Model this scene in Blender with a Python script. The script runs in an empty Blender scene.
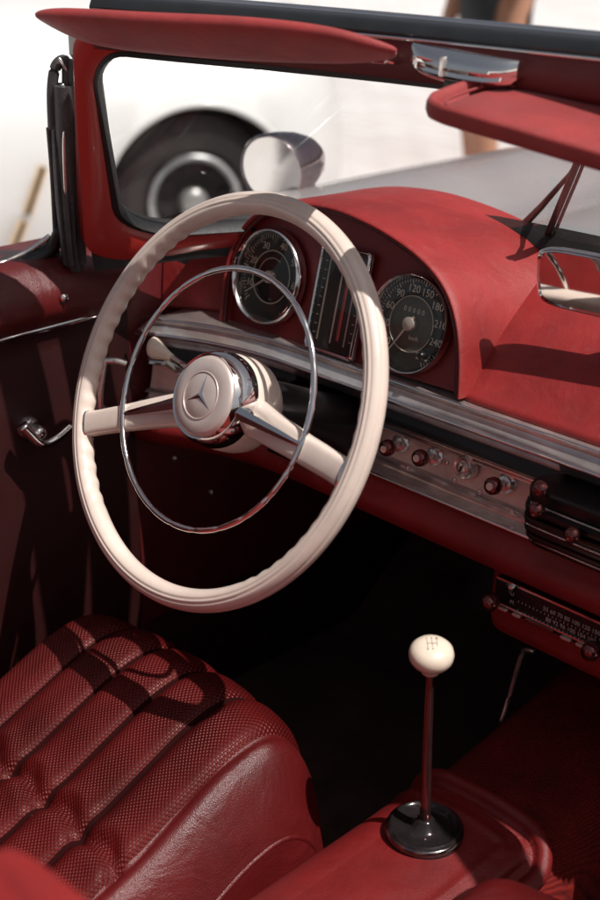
import bpy, bmesh, math, random
from mathutils import Vector as V, Matrix
random.seed(7)
R = math.radians
sc = bpy.context.scene
C = sc.collection
c_, s_ = math.cos, math.sin

# ------------------------------------------------------------------ camera
PSI, PIT, F = R(46), R(24), 1250.0
FW = V((-s_(PSI)*c_(PIT), c_(PSI)*c_(PIT), -s_(PIT)))
RT = V((c_(PSI), s_(PSI), 0))
UP = RT.cross(FW)
CAM = V((.52666, -.76125, 1.29772))

def ray(px, py):
    return FW + RT*((px-300)/F) + UP*((450-py)/F)
def at(px, py, x=None, y=None, z=None, d=None):
    r = ray(px, py)
    if x is not None: t = (x-CAM.x)/r.x
    elif y is not None: t = (y-CAM.y)/r.y
    elif z is not None: t = (z-CAM.z)/r.z
    else: t = d
    return CAM + r*t
def on(px, py, P, n):
    r = ray(px, py)
    return CAM + r*((P-CAM).dot(n)/r.dot(n))

# ------------------------------------------------------------------ materials
MATS = {}
def nodes_of(name):
    m = bpy.data.materials.new(name); m.use_nodes = True
    nt = m.node_tree
    return m, nt, nt.nodes['Principled BSDF']
def N(nt, t, **k):
    n = nt.nodes.new(t)
    for a, b in k.items():
        if a in n.inputs: n.inputs[a].default_value = b
        else: setattr(n, a, b)
    return n
def ramp(nt, src, stops):
    r = N(nt, 'ShaderNodeValToRGB')
    e = r.color_ramp.elements
    while len(e) < len(stops): e.new(.5)
    for i, (p, col) in enumerate(stops):
        e[i].position = p; e[i].color = (*col, 1) if len(col) == 3 else col
    nt.links.new(src, r.inputs[0]); return r
def material(name, col, rough=.5, metal=0, var=.15, vscale=12, bump=0, bscale=400, btype='noise',
             rvar=.1, coat=0, spec=.5, dust=0, sheen=0, wrinkle=0):
    m, nt, b = nodes_of(name); L = nt.links.new
    tc = N(nt, 'ShaderNodeTexCoord')
    nz = N(nt, 'ShaderNodeTexNoise', Scale=vscale, Detail=6., Roughness=.62)
    L(tc.outputs['Object'], nz.inputs['Vector'])
    lo = tuple(max(0, v*(1-var)) for v in col); hi = tuple(min(1, v*(1+var)) for v in col)
    r = ramp(nt, nz.outputs['Fac'], [(.3, lo), (.7, hi)])
    outc = r.outputs[0]
    if dust:
        n2 = N(nt, 'ShaderNodeTexNoise', Scale=vscale*9, Detail=8., Roughness=.7)
        L(tc.outputs['Object'], n2.inputs['Vector'])
        rr = ramp(nt, n2.outputs['Fac'], [(.55, (0, 0, 0)), (.75, (dust,)*3)])
        mx = N(nt, 'ShaderNodeMix', data_type='RGBA'); mx.inputs[7].default_value = (.35, .30, .27, 1)
        L(rr.outputs[0], mx.inputs[0]); L(outc, mx.inputs[6]); outc = mx.outputs[2]
    L(outc, b.inputs['Base Color'])
    b.inputs['Metallic'].default_value = metal
    b.inputs['Specular IOR Level'].default_value = spec
    if coat: b.inputs['Coat Weight'].default_value = coat; b.inputs['Coat Roughness'].default_value = .12
    if sheen: b.inputs['Sheen Weight'].default_value = sheen
    n3 = N(nt, 'ShaderNodeTexNoise', Scale=vscale*3, Detail=5.)
    L(tc.outputs['Object'], n3.inputs['Vector'])
    mr = N(nt, 'ShaderNodeMapRange'); mr.inputs[3].default_value = max(.02, rough-rvar); mr.inputs[4].default_value = min(1, rough+rvar)
    L(n3.outputs['Fac'], mr.inputs[0]); L(mr.outputs[0], b.inputs['Roughness'])
    if bump:
        if btype == 'noise':
            h = N(nt, 'ShaderNodeTexNoise', Scale=bscale, Detail=4.); ho = h.outputs['Fac']
        else:
            h = N(nt, 'ShaderNodeTexVoronoi', Scale=bscale); ho = h.outputs['Distance']
        L(tc.outputs['Object'], h.inputs['Vector'])
        bp = N(nt, 'ShaderNodeBump', Strength=bump, Distance=.001)
        L(ho, bp.inputs['Height']); L(bp.outputs[0], b.inputs['Normal'])
        if wrinkle:
            wz = N(nt, 'ShaderNodeTexNoise', Scale=17., Detail=3., Distortion=1.4); L(tc.outputs['Object'], wz.inputs['Vector'])
            b2 = N(nt, 'ShaderNodeBump', Strength=wrinkle, Distance=.006); L(wz.outputs['Fac'], b2.inputs['Height']); L(b2.outputs[0], bp.inputs['Normal'])
    MATS[name] = m; return m

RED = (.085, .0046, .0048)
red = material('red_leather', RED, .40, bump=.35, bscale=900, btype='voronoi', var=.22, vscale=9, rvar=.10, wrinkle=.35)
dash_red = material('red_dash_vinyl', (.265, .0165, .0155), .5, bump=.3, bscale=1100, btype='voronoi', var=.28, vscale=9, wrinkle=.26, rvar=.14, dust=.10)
visor_red = material('red_visor_cloth', (.27, .0185, .0175), .62, bump=.5, bscale=1000, var=.22, vscale=16, wrinkle=.3, sheen=.15)
paint_red = material('red_painted_metal', (.40, .026, .020), .33, coat=.5, var=.06)
deep_red = material('dark_red_panel', (.10, .008, .010), .5, bump=.25, bscale=1000, btype='voronoi')
cream = material('cream_bakelite', (.70, .575, .495), .33, coat=.25, var=.10, vscale=14, dust=.20, rvar=.07)
cream2 = material('cream_knob', (.72, .60, .48), .28, coat=.3, var=.06, vscale=30)
chrome = material('chrome', (.86, .83, .81), .09, metal=1, var=.06, vscale=40, rvar=.05)
dull_chrome = material('worn_chrome', (.78, .71, .67), .20, metal=.82, var=.25, vscale=26, rvar=.09, bump=.06, bscale=200)
rose = material('brushed_emblem_metal', (.74, .61, .55), .36, metal=.45, var=.05, vscale=60)
panel_metal = material('brown_brushed_metal', (.66, .54, .48), .36, metal=.5, var=.22, vscale=30, bump=.1, bscale=700)
rubber = material('black_rubber', (.012, .011, .011), .5, var=.3, vscale=60, bump=.2, bscale=300, dust=.12)
rubber_grey = material('weathered_rubber', (.05, .045, .045), .55, var=.45, vscale=40, bump=.3, bscale=260, dust=.35)
black = material('black_plastic', (.008, .007, .007), .32, var=.2, rvar=.08)
dialm = material('gauge_dial_face', (.030, .027, .022), .45, var=.25, vscale=60)
dial_olive = material('gauge_dial_olive', (.085, .078, .055), .5, var=.2, vscale=60)
ivory = material('ivory_print', (.72, .66, .56), .5, var=.05)
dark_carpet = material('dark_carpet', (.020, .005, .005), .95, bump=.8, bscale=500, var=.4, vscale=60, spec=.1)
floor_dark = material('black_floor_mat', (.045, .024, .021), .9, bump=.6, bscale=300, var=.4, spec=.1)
silver = material('silver_paint', (.43, .41, .40), .26, metal=.35, coat=.6, var=.05, vscale=4)
white_paint = material('white_paint', (.66, .65, .635), .35, coat=.3, var=.02, vscale=3)
tyre_m = material('tyre_rubber', (.014, .010, .009), .6, var=.25, vscale=8)
arch_dark = material('wheel_arch_dark', (.012, .008, .008), .9)
tan = material('tan_edge', (.62, .42, .24), .6)
skin = material('skin', (.40, .20, .12), .55, var=.12, vscale=6)
cloth = material('black_cloth', (.012, .012, .014), .85, bump=.4, bscale=200)
shirt = material('grey_cloth', (.12, .12, .13), .85, bump=.4, bscale=200)
hair = material('brown_hair', (.03, .018, .012), .6, bump=.5, bscale=150)
stem_red = material('polished_dark_rod', (.22, .09, .09), .18, metal=.9, var=.1)
pill_grey = material('grey_metal', (.30, .29, .28), .4, metal=.6)
tick_m = ivory

def carpet_mat():
    m, nt, b = nodes_of('red_loop_carpet'); L = nt.links.new
    tc = N(nt, 'ShaderNodeTexCoord'); mp = N(nt, 'ShaderNodeMapping')
    mp.inputs['Rotation'].default_value = (0, 0, R(8))
    L(tc.outputs['Object'], mp.inputs[0])
    w = N(nt, 'ShaderNodeTexWave', Scale=110., Distortion=1.2); w.inputs['Detail Scale'].default_value = 4
    w.bands_direction = 'Y'; L(mp.outputs[0], w.inputs['Vector'])
    w2 = N(nt, 'ShaderNodeTexWave', Scale=110., Distortion=1.5); w2.bands_direction = 'X'
    L(mp.outputs[0], w2.inputs['Vector'])
    mu = N(nt, 'ShaderNodeMath', operation='MULTIPLY'); L(w.outputs['Fac'], mu.inputs[0]); L(w2.outputs['Fac'], mu.inputs[1])
    nz = N(nt, 'ShaderNodeTexNoise', Scale=25., Detail=6.); L(tc.outputs['Object'], nz.inputs['Vector'])
    ad = N(nt, 'ShaderNodeMath', operation='MULTIPLY_ADD'); ad.inputs[1].default_value = .6
    L(nz.outputs['Fac'], ad.inputs[0]); L(mu.outputs[0], ad.inputs[2])
    r = ramp(nt, ad.outputs[0], [(.2, (.06, .006, .006)), (.9, (.30, .022, .017))])
    L(r.outputs[0], b.inputs['Base Color']); b.inputs['Roughness'].default_value = .95
    b.inputs['Specular IOR Level'].default_value = .15
    bp = N(nt, 'ShaderNodeBump', Strength=.9, Distance=.002); L(mu.outputs[0], bp.inputs['Height']); L(bp.outputs[0], b.inputs['Normal'])
    return m
carpet = carpet_mat()

def perforated_mat():
    # embossed basket-dot leather: rows of small dimples in the seat's own coordinates
    m, nt, b = nodes_of('red_perforated_leather'); L = nt.links.new
    tc = N(nt, 'ShaderNodeTexCoord')
    mp = N(nt, 'ShaderNodeMapping'); mp.inputs['Rotation'].default_value = (0, 0, R(45))
    L(tc.outputs['UV'], mp.inputs[0])
    sp = N(nt, 'ShaderNodeSeparateXYZ'); L(mp.outputs[0], sp.inputs[0])
    def sn(o):
        a = N(nt, 'ShaderNodeMath', operation='MULTIPLY'); a.inputs[1].default_value = 2*math.pi/.0035; L(o, a.inputs[0])
        q = N(nt, 'ShaderNodeMath', operation='SINE'); L(a.outputs[0], q.inputs[0]); return q.outputs[0]
    mu = N(nt, 'ShaderNodeMath', operation='ADD'); L(sn(sp.outputs[0]), mu.inputs[0]); L(sn(sp.outputs[1]), mu.inputs[1])
    mr = N(nt, 'ShaderNodeMapRange'); mr.inputs[1].default_value = -.6; mr.inputs[2].default_value = 1.6
    L(mu.outputs[0], mr.inputs[0])
    nz = N(nt, 'ShaderNodeTexNoise', Scale=14., Detail=6.); L(tc.outputs['Object'], nz.inputs['Vector'])
    r = ramp(nt, nz.outputs['Fac'], [(.3, (.055, .0032, .0034)), (.7, (.105, .0055, .0055))])
    mx = N(nt, 'ShaderNodeMix', data_type='RGBA', blend_type='MULTIPLY'); mx.inputs[0].default_value = .75
    r2 = ramp(nt, mr.outputs[0], [(0, (.42, .38, .38)), (.55, (1, 1, 1))])
    L(r.outputs[0], mx.inputs[6]); L(r2.outputs[0], mx.inputs[7]); L(mx.outputs[2], b.inputs['Base Color'])
    rr = N(nt, 'ShaderNodeMapRange'); rr.inputs[3].default_value = .34; rr.inputs[4].default_value = .52; b.inputs['Specular IOR Level'].default_value = .32; b.inputs['Specular Tint'].default_value = (1, .62, .58, 1)
    L(nz.outputs['Fac'], rr.inputs[0]); L(rr.outputs[0], b.inputs['Roughness'])
    bp = N(nt, 'ShaderNodeBump', Strength=.7, Distance=.0012); L(mr.outputs[0], bp.inputs['Height']); L(bp.outputs[0], b.inputs['Normal'])
    return m
perf = perforated_mat()
groove_shade_m = material('groove_shade', (.016, .0014, .0014), .85, bump=.4, bscale=900, spec=.08)  # shadow in the seat's pleat grooves, painted as near-black colour

def glass_mat(name, tint=(1, 1, 1), ior=1.45, rough=.02, smear=0):
    m = bpy.data.materials.new(name); m.use_nodes = True; nt = m.node_tree; L = nt.links.new
    nt.nodes.remove(nt.nodes['Principled BSDF'])
    out = nt.nodes['Material Output']
    t = N(nt, 'ShaderNodeBsdfTransparent'); t.inputs[0].default_value = (*tint, 1)
    g = N(nt, 'ShaderNodeBsdfGlossy', Roughness=rough)
    # thin sheet: Schlick reflectance from |N.I|, the same from both sides
    ge = N(nt, 'ShaderNodeNewGeometry'); dt = N(nt, 'ShaderNodeVectorMath', operation='DOT_PRODUCT')
    L(ge.outputs['Normal'], dt.inputs[0]); L(ge.outputs['Incoming'], dt.inputs[1])
    ab = N(nt, 'ShaderNodeMath', operation='ABSOLUTE'); L(dt.outputs['Value'], ab.inputs[0])
    su = N(nt, 'ShaderNodeMath', operation='SUBTRACT'); su.inputs[0].default_value = 1; L(ab.outputs[0], su.inputs[1])
    pw = N(nt, 'ShaderNodeMath', operation='POWER'); pw.inputs[1].default_value = 5; L(su.outputs[0], pw.inputs[0])
    fr = N(nt, 'ShaderNodeMath', operation='MULTIPLY_ADD'); fr.inputs[1].default_value = .92; fr.inputs[2].default_value = .06; L(pw.outputs[0], fr.inputs[0])
    mx = N(nt, 'ShaderNodeMixShader'); L(fr.outputs[0], mx.inputs[0]); L(t.outputs[0], mx.inputs[1]); L(g.outputs[0], mx.inputs[2])
    o = mx.outputs[0]
    if smear:
        tc = N(nt, 'ShaderNodeTexCoord'); nz = N(nt, 'ShaderNodeTexNoise', Scale=6., Detail=6.); L(tc.outputs['Object'], nz.inputs['Vector'])
        rr = ramp(nt, nz.outputs['Fac'], [(.45, (0, 0, 0)), (.8, (smear,)*3)])
        df = N(nt, 'ShaderNodeBsdfDiffuse'); df.inputs[0].default_value = (.7, .68, .66, 1)
        m2 = N(nt, 'ShaderNodeMixShader'); L(rr.outputs[0], m2.inputs[0]); L(o, m2.inputs[1]); L(df.outputs[0], m2.inputs[2]); o = m2.outputs[0]
    L(o, out.inputs[0]); return m
screen_glass = glass_mat('windscreen_glass', (.97, .975, .97), smear=.13)
gauge_glass = glass_mat('gauge_glass', (.93, .93, .9))

# ------------------------------------------------------------------ mesh helpers
ORG = {}
def obj(name, bm, mats, parent=None, smooth=35, sub=0, label=None, free=False):
    if not isinstance(mats, (list, tuple)): mats = [mats]
    bmesh.ops.recalc_face_normals(bm, faces=bm.faces[:])
    lo = V((min(v.co[i] for v in bm.verts) for i in range(3))); hi = V((max(v.co[i] for v in bm.verts) for i in range(3)))
    ctr = (lo+hi)/2
    if not parent: ctr.z = lo.z
    bmesh.ops.translate(bm, verts=bm.verts[:], vec=-ctr)
    me = bpy.data.meshes.new(name); bm.to_mesh(me); bm.free()
    for m in mats: me.materials.append(m)
    for p in me.polygons: p.use_smooth = True
    if smooth < 180: me.set_sharp_from_angle(angle=R(smooth))
    o = bpy.data.objects.new(name, me); C.objects.link(o)
    base = ORG[parent.name] if parent else V((0, 0, 0))
    o.parent = parent; o.location = ctr-base; ORG[o.name] = ctr
    if sub:
        md = o.modifiers.new('sub', 'SUBSURF'); md.levels = sub; md.render_levels = sub
    if label: o['label'] = label
    return o
def thing(name, label, cat, loc, group=None):
    o = bpy.data.objects.new(name, None); C.objects.link(o); o.location = loc; o.empty_display_size = .1
    o['label'] = label; o['category'] = cat
    if group: o['group'] = group
    ORG[o.name] = V(loc); return o
def uvset(bm, fn):
    uv = bm.loops.layers.uv.verify()
    for f in bm.faces:
        for l in f.loops: l[uv].uv = fn(l.vert)
def grid(bm, rows, closed_u=False, closed_v=False, mat=0, cap=False):
    vs = [[bm.verts.new(p) for p in r] for r in rows]
    nr, nc = len(vs), len(vs[0]); fs = []
    for i in range(nr if closed_v else nr-1):
        for j in range(nc if closed_u else nc-1):
            a, b, c, d = vs[i][j], vs[i][(j+1) % nc], vs[(i+1) % nr][(j+1) % nc], vs[(i+1) % nr][j]
            try:
                f = bm.faces.new((a, b, c, d)); f.material_index = mat; fs.append(f)
            except ValueError: pass
    if cap and closed_u and not closed_v:
        for r in (vs[0], vs[-1]):
            try: f = bm.faces.new(r); f.material_index = mat
            except ValueError: pass
    return vs
def smooth_path(pts, n=8, closed=False):
    pts = [V(p) for p in pts]; out = []; m = len(pts)
    for i in range(m if closed else m-1):
        g = lambda k: pts[k % m] if closed else pts[max(0, min(m-1, k))]
        p0, p1, p2, p3 = g(i-1), g(i), g(i+1), g(i+2)
        for k in range(n):
            t = k/n
            out.append(.5*((2*p1)+(p2-p0)*t+(2*p0-5*p1+4*p2-p3)*t*t+(3*p1-p0-3*p2+p3)*t**3))
    if not closed: out.append(pts[-1])
    return out
def tube(bm, path, r, seg=12, closed=False, mat=0, flat=1.0, hint=V((0, 0, 1))):
    path = [V(p) for p in path]; n = len(path); rows = []
    for i, p in enumerate(path):
        a = path[(i-1) % n] if closed or i else p; b = path[(i+1) % n] if closed or i < n-1 else p
        t = (b-a).normalized(); h = hint if abs(t.dot(hint)) < .95 else V((1, 0, 0))
        x = t.cross(h).normalized(); y = x.cross(t)
        rr = r(i/(n-1 if n > 1 else 1)) if callable(r) else r
        rows.append([p+x*c_(q)*rr+y*s_(q)*rr*flat for q in [2*math.pi*k/seg for k in range(seg)]])
    grid(bm, rows, closed_u=True, closed_v=closed, mat=mat, cap=True)
def frame(n, up=V((0, 0, 1))):
    n = V(n).normalized(); x = V(up).cross(n)
    if x.length < 1e-4: x = V((1, 0, 0))
    x.normalize(); y = n.cross(x); return x, y, n
def lathe(bm, prof, P, n, seg=32, mat=0, wob=None, cap=True):
    """prof: (radius, height along n)"""
    x, y, n = frame(n); P = V(P); rows = []
    for r, h in prof:
        rows.append([P+n*h+(x*c_(a)+y*s_(a))*max(r, 1e-5)*(wob(a, r) if wob else 1) for a in [2*math.pi*k/seg for k in range(seg)]])
    grid(bm, rows, closed_u=True, mat=mat, cap=cap)
def slab(bm, outl, vec, mat=0, bevel=0, seg=2):
    """closed outline of points extruded by vec"""
    vec = V(vec); a = [bm.verts.new(p) for p in outl]; b = [bm.verts.new(V(p)+vec) for p in outl]
    fs = [bm.faces.new(a), bm.faces.new(b[::-1])]
    n = len(a)
    for i in range(n): fs.append(bm.faces.new((a[i], a[(i+1) % n], b[(i+1) % n], b[i])))
    for f in fs: f.material_index = mat
    if bevel:
        ed = list({e for f in fs[:2] for e in f.edges})
        bmesh.ops.bevel(bm, geom=ed, offset=bevel, segments=seg, profile=.6, affect='EDGES', clamp_overlap=True)
def rrect(P, ux, uy, w, h, rad, n=5):
    o = []
    for sx, sy, a0 in ((1, 1, 0), (-1, 1, 90), (-1, -1, 180), (1, -1, 270)):
        for k in range(n+1):
            a = R(a0+90*k/n); o.append(P+ux*(sx*(w/2-rad)+rad*c_(a))+uy*(sy*(h/2-rad)+rad*s_(a)))
    return o
def box(bm, P, ux, uy, uz, w, h, d, bev=.002, mat=0):
    slab(bm, rrect(V(P)-uz*d/2, ux, uy, w, h, min(bev*1.5, w*.45, h*.45)), uz*d, mat, bevel=bev)
def text_into(bm, s, P, ux, uy, size, mat=0, thick=.0002):
    cu = bpy.data.curves.new('t', 'FONT'); cu.body = s; cu.size = size; cu.align_x = 'CENTER'; cu.align_y = 'CENTER'; cu.extrude = thick; cu.resolution_u = 3
    o = bpy.data.objects.new('t', cu); C.objects.link(o)
    dg = bpy.context.evaluated_depsgraph_get(); me = bpy.data.meshes.new_from_object(o.evaluated_get(dg))
    uz = ux.cross(uy); mp = {}
    for v in me.vertices: mp[v.index] = bm.verts.new(P+ux*v.co.x+uy*v.co.y+uz*v.co.z)
    for p in me.polygons:
        try: f = bm.faces.new([mp[i] for i in p.vertices]); f.material_index = mat
        except ValueError: pass
    bpy.data.objects.remove(o); bpy.data.curves.remove(cu); bpy.data.meshes.remove(me)
BM = bmesh.new
X, Y, Z = V((1, 0, 0)), V((0, 1, 0)), V((0, 0, 1))

# ------------------------------------------------------------------ the car
car = thing('convertible_car', 'open classic convertible with red leather interior, cream steering wheel and silver bonnet', 'car', (0, 0, 0))

# ---- windscreen surface
def Bp(u): return V((.66*u, .38-.387*abs(u)**5.6, .945-.028*max(0, abs(u)-.5)))
def Hp(u): return V((.61*u, .17-.172*abs(u)**2.5, 1.165+.018*u*u))
def S(u, h, off=0):
    p = Bp(u).lerp(Hp(u), h)
    if off:
        e = .01
        du = Bp(min(1, u+e)).lerp(Hp(min(1, u+e)), h)-Bp(max(-1, u-e)).lerp(Hp(max(-1, u-e)), h); dh = Hp(u)-Bp(u)
        n = du.cross(dh).normalized()           # towards the cabin (-y)
        if n.y > 0: n = -n
        p = p+n*off
    return p
def rr_param(u1, h0, h1, ru, rh, n=8, m=26):
    o = []
    def arc(cu, ch, a0):
        for k in range(n+1):
            a = R(a0+90*k/n); o.append((cu+ru*c_(a), ch+rh*s_(a)))
    def line(a, b):
        for k in range(1, m): o.append((a[0]+(b[0]-a[0])*k/m, a[1]+(b[1]-a[1])*k/m))
    arc(u1-ru, h1-rh, 0); line((u1-ru, h1), (-u1+ru, h1))
    arc(-u1+ru, h1-rh, 90); arc(-u1+ru, h0+rh, 180); line((-u1+ru, h0), (u1-ru, h0)); arc(u1-ru, h0+rh, 270)
    return o
O_ = rr_param(.983, -.075, .98, .03, .12)
I_ = rr_param(.964, .02, .90, .05, .17)
G_ = rr_param(.956, .05, .875, .045, .15)
wf = BM()
grid(wf, [[S(u, h, .012) for u, h in I_], [S(u*.3+a*.7, h*.3+b*.7, .015) for (u, h), (a, b) in zip(O_, I_)], [S(u*.7+a*.3, h*.7+b*.3, .015) for (u, h), (a, b) in zip(O_, I_)],
          [S(u, h, .012) for u, h in O_], [S(u, h, -.012) for u, h in O_], [S(u, h, -.012) for u, h in I_]], closed_u=True, closed_v=True)
wframe = obj('windscreen_frame', wf, paint_red, car, 50)
g = BM()
grid(g, [[S(u, h, .013) for u, h in I_], [S((u+a)/2, (h+b)/2, .0165) for (u, h), (a, b) in zip(I_, G_)], [S(u, h, .006) for u, h in G_], [S(u, h, -.012) for u, h in G_], [S(u, h, -.0135) for u, h in I_]], closed_u=True)
obj('gasket', g, rubber, wframe, 60)
gl = BM()
nu, nh = 48, 8
grid(gl, [[S(-.955+1.91*i/nu, .03+.86*j/nh) for i in range(nu+1)] for j in range(nh+1)])
obj('glass_pane', gl, screen_glass, wframe, 180)
# header rail: dark red band with a black and chrome top strip
hd = BM()
def header_sec(u):
    p = Hp(u); e = .01
    t = (Hp(u+e)-Hp(u-e)).normalized(); nin = V((t.y, -t.x, 0)).normalized()
    return p, nin
us = [-.945+1.945*i/40 for i in range(41)]
rows = []
for u in us:
    p, n = header_sec(u)
    sec = [(.019, -.027), (.023, -.021), (.025, -.004), (.022, .009), (-.014, .010), (-.018, -.006), (-.012, -.027)]
    rows.append([p+n*a+Z*b for a, b in sec])
grid(hd, rows, closed_u=True, cap=True)
obj('header_rail', hd, deep_red, wframe, 60)
hc = BM()
rows = []
for u in us:
    p, n = header_sec(u)
    rows.append([p+n*a+Z*b for a, b in [(.0225, .0095), (.0250, .014), (.0180, .0215), (.004, .0255), (-.014, .023), (-.020, .012), (-.016, .0105)]])
grid(hc, rows, closed_u=True, cap=True)
obj('weather_seal', hc, material('black_lacquer', (.010, .010, .010), .16, coat=.8, var=.3, vscale=40, rvar=.08), wframe, 50)
for k, (a, b, rr) in enumerate(((.0245, .0098, .0018), (-.001, .0252, .0036))):
    t = BM(); tube(t, [header_sec(u)[0]+header_sec(u)[1]*a+Z*b for u in us], rr, 8)
    obj('chrome_strip', t, chrome, wframe, 180)
# outer pillar seal (weathered rubber) on the left, with a curled top
ps = BM()
path = [at(72, 268, x=-.675), at(68, 200, x=-.665), at(65, 130, x=-.655), at(62, 85, x=-.65)]
tube(ps, smooth_path(path, 6), lambda t: .0140-.002*t, 10, flat=.8, hint=Y)
tube(ps, smooth_path([at(79, 262, x=-.668), at(77, 200, x=-.66), at(75, 130, x=-.65), at(73, 60, x=-.645)], 6), .010, 10, flat=.8, hint=Y)
tube(ps, smooth_path([at(57, 262, x=-.69), at(53, 180, x=-.68), at(49, 128, x=-.672)], 6), .0035, 8)
tube(ps, smooth_path([at(53, 128, x=-.668), at(52, 90, x=-.66), at(56, 66, x=-.655), at(66, 62, x=-.65), at(67, 90, x=-.65)], 6), .006, 8)
rows = []
for (l, r), py in (((53, 71), 96), ((51, 72), 130), ((53, 73), 165), ((56, 75), 205), ((60, 77), 240), ((63, 79), 264)):
    a, b_ = at(l, py, x=-.668), at(r, py, x=-.655); d_ = b_-a; nn = V((1, -.55, 0)).normalized()
    rows.append([a-nn*.006, a+nn*.003, a+d_*.12+nn*.006, a+d_*.30+nn*.004, a+d_*.36+nn*.009, a+d_*.62+nn*.010, a+d_*.70+nn*.005, a+d_*.9+nn*.006, b_, b_-nn*.008])
grid(ps, rows, closed_u=True, cap=True)
obj('pillar_seal', ps, rubber_grey, wframe, 60)
pc = BM(); tube(pc, smooth_path([at(62, 84, x=-.645), at(66, 100, x=-.645), at(64, 150, x=-.65), at(68, 240, x=-.66)], 6), .0022, 8)
tube(pc, [at(59, 58, x=-.645), at(70, 76, x=-.645)], .0015, 6)
obj('chrome_channel', pc, dull_chrome, wframe, 180)
pb = BM(); slab(pb, [at(74, 36, x=-.625), at(86, 36, x=-.625), at(86, 55, x=-.625), at(80, 62, x=-.625), at(75, 55, x=-.625)], V((-.012, 0, 0)), bevel=.002)
obj('hinge_plate', pb, pill_grey, wframe)
# black closing strip under the glass, in front of it the bonnet
cs = BM()
rows = []
for i in range(41):
    u = -.97+1.94*i/40
    p = Bp(u); rows.append([p+V((0, -.016, -.030)), p+V((0, -.020, .000)), p+V((0, -.010, .010)), p+V((0, .02, .006)), p+V((0, .05, -.012)), p+V((0, .12, -.05)), V((p.x, .85, .83))])
grid(cs, rows)
obj('cowl_seal', cs, rubber, wframe, 60)

# ---- sun visors
def visor_mesh(edge_a, edge_b, thick, n=28):
    """padded board between two edges; lens-shaped sections"""
    a = smooth_path(edge_a, 8); b = smooth_path(edge_b, 8); bm = BM(); rows = []
    m = len(a)
    for i in range(m):
        p, q = a[i], b[i]; d = (q-p); t = ((a[min(m-1, i+1)]-a[max(0, i-1)])).normalized()
        nn = d.cross(t).normalized(); w = math.sin(math.pi*min(1, max(0, (i+.3)/(m-.4))))**.35
        sec = []
        for k in range(20):
            q_ = 2*math.pi*k/20; cx = c_(q_); sx = s_(q_)
            sec.append(p+d*(.5+.5*(abs(cx)**.7)*(1 if cx > 0 else -1))+nn*thick*.5*w*(abs(sx)**.6)*(1 if sx > 0 else -1))
        rows.append(sec)
    grid(bm, rows, closed_u=True, cap=True); return bm
vl = visor_mesh([at(35, 15, y=-.07), at(62, 11, y=-.06), at(150, 16, y=-.02), at(250, 21, y=.02), at(330, 31, y=.05), at(396, 50, y=.08)],
                [at(40, 17, y=-.05), at(92, 40, y=-.02), at(160, 50, y=.02), at(250, 57, y=.06), at(345, 60, y=.09), at(396, 56, y=.10)], .018)
v1 = obj('sun_visor', vl, visor_red, car, 180, label='padded dark red sun visor, folded up edge-on above the left windscreen')
t = BM(); tube(t, smooth_path([at(40, 18, y=-.055), at(92, 38, y=-.03), at(160, 47, y=.01), at(250, 54, y=.05), at(345, 58, y=.08), at(392, 55, y=.095)], 8), .0022, 8); obj('piping', t, visor_red, v1, 180)
t = BM(); tube(t, [at(382, 57, y=.10), at(398, 61, y=.125)], .004, 10); lathe(t, [(.003, -.004), (.0065, -.003), (.0065, .003), (.003, .004)], at(398, 61, y=.13), X)
tube(t, [at(372, 60, y=.10), at(386, 61, y=.10)], .0025, 8)
obj('pivot', t, chrome, v1)
def rounded_board(outl, nrm, thick, rim):
    """board with a rolled welt round its edge"""
    bm = BM(); ctr = sum(outl, V())/len(outl); rows = []
    for sc_, off in ((0.02, .30), (.6, .34), (.80, .28), (.885, -.02), (.91, -.12), (.925, .12), (.95, .50), (.98, .58), (1.0, .3), (1.004, -.1), (.99, -.4), (.95, -.5), (.02, -.5)):
        rows.append([ctr+(p-ctr)*sc_+nrm*thick*off for p in outl])
    grid(bm, rows, closed_u=True, cap=True); return bm
hA, hB = at(478, 84, y=.140), at(720, 118, y=.20)
fA, fB = at(414, 108, y=.050), at(700, 192, y=.105)
vn = (hB-hA).cross(fA-hA).normalized()
if vn.z < 0: vn = -vn
def rc(P, A, B, r=.3, n=7):   # rounded corner at P between edges to A and B
    p, q = P+(A-P)*r, P+(B-P)*r
    return [(p*(1-t)**2+P*2*t*(1-t)+q*t*t) for t in [k/n for k in range(n+1)]]
def rq(pts, rs):
    o = []
    for i, p in enumerate(pts):
        A, B = pts[i-1], pts[(i+1) % len(pts)]; rad = rs[i]
        a = p+(A-p).normalized()*rad; b = p+(B-p).normalized()*rad
        o += [(a*(1-t)**2+p*2*t*(1-t)+b*t*t) for t in [k/7 for k in range(8)]]
    return o
def dens(pts, step=.012):
    o = []
    for i, p in enumerate(pts):
        q = pts[(i+1) % len(pts)]; n = max(1, int((q-p).length/step))
        o += [p.lerp(q, k/n) for k in range(n)]
    return o
v2 = obj('sun_visor', rounded_board(dens(rq([hA, hB, fB, fA], [.035, .03, .04, .028])), vn, .016, .006), visor_red, car, 180,
         label='bright red sun visor tilted back into the sun above the mirror')
vo = dens(rq([hA, hB, fB, fA], [.035, .03, .04, .028])); vc = sum(vo, V())/len(vo)
t = BM(); tube(t, [vc+(p-vc)*.868+vn*.0052 for p in vo], .0013, 6, closed=True); obj('seam', t, visor_red, v2, 180)
t = BM(); tube(t, [at(530, 80, y=.15), at(545, 83, y=.15)], .0045, 10); lathe(t, [(.002, -.006), (.0075, -.004), (.0075, .004), (.002, .006)], at(548, 82, y=.152), X, 20)
tube(t, [at(558, 74, y=.155), at(600, 86, y=.165)], .0035, 10)
obj('pivot', t, chrome, v2)
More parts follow.
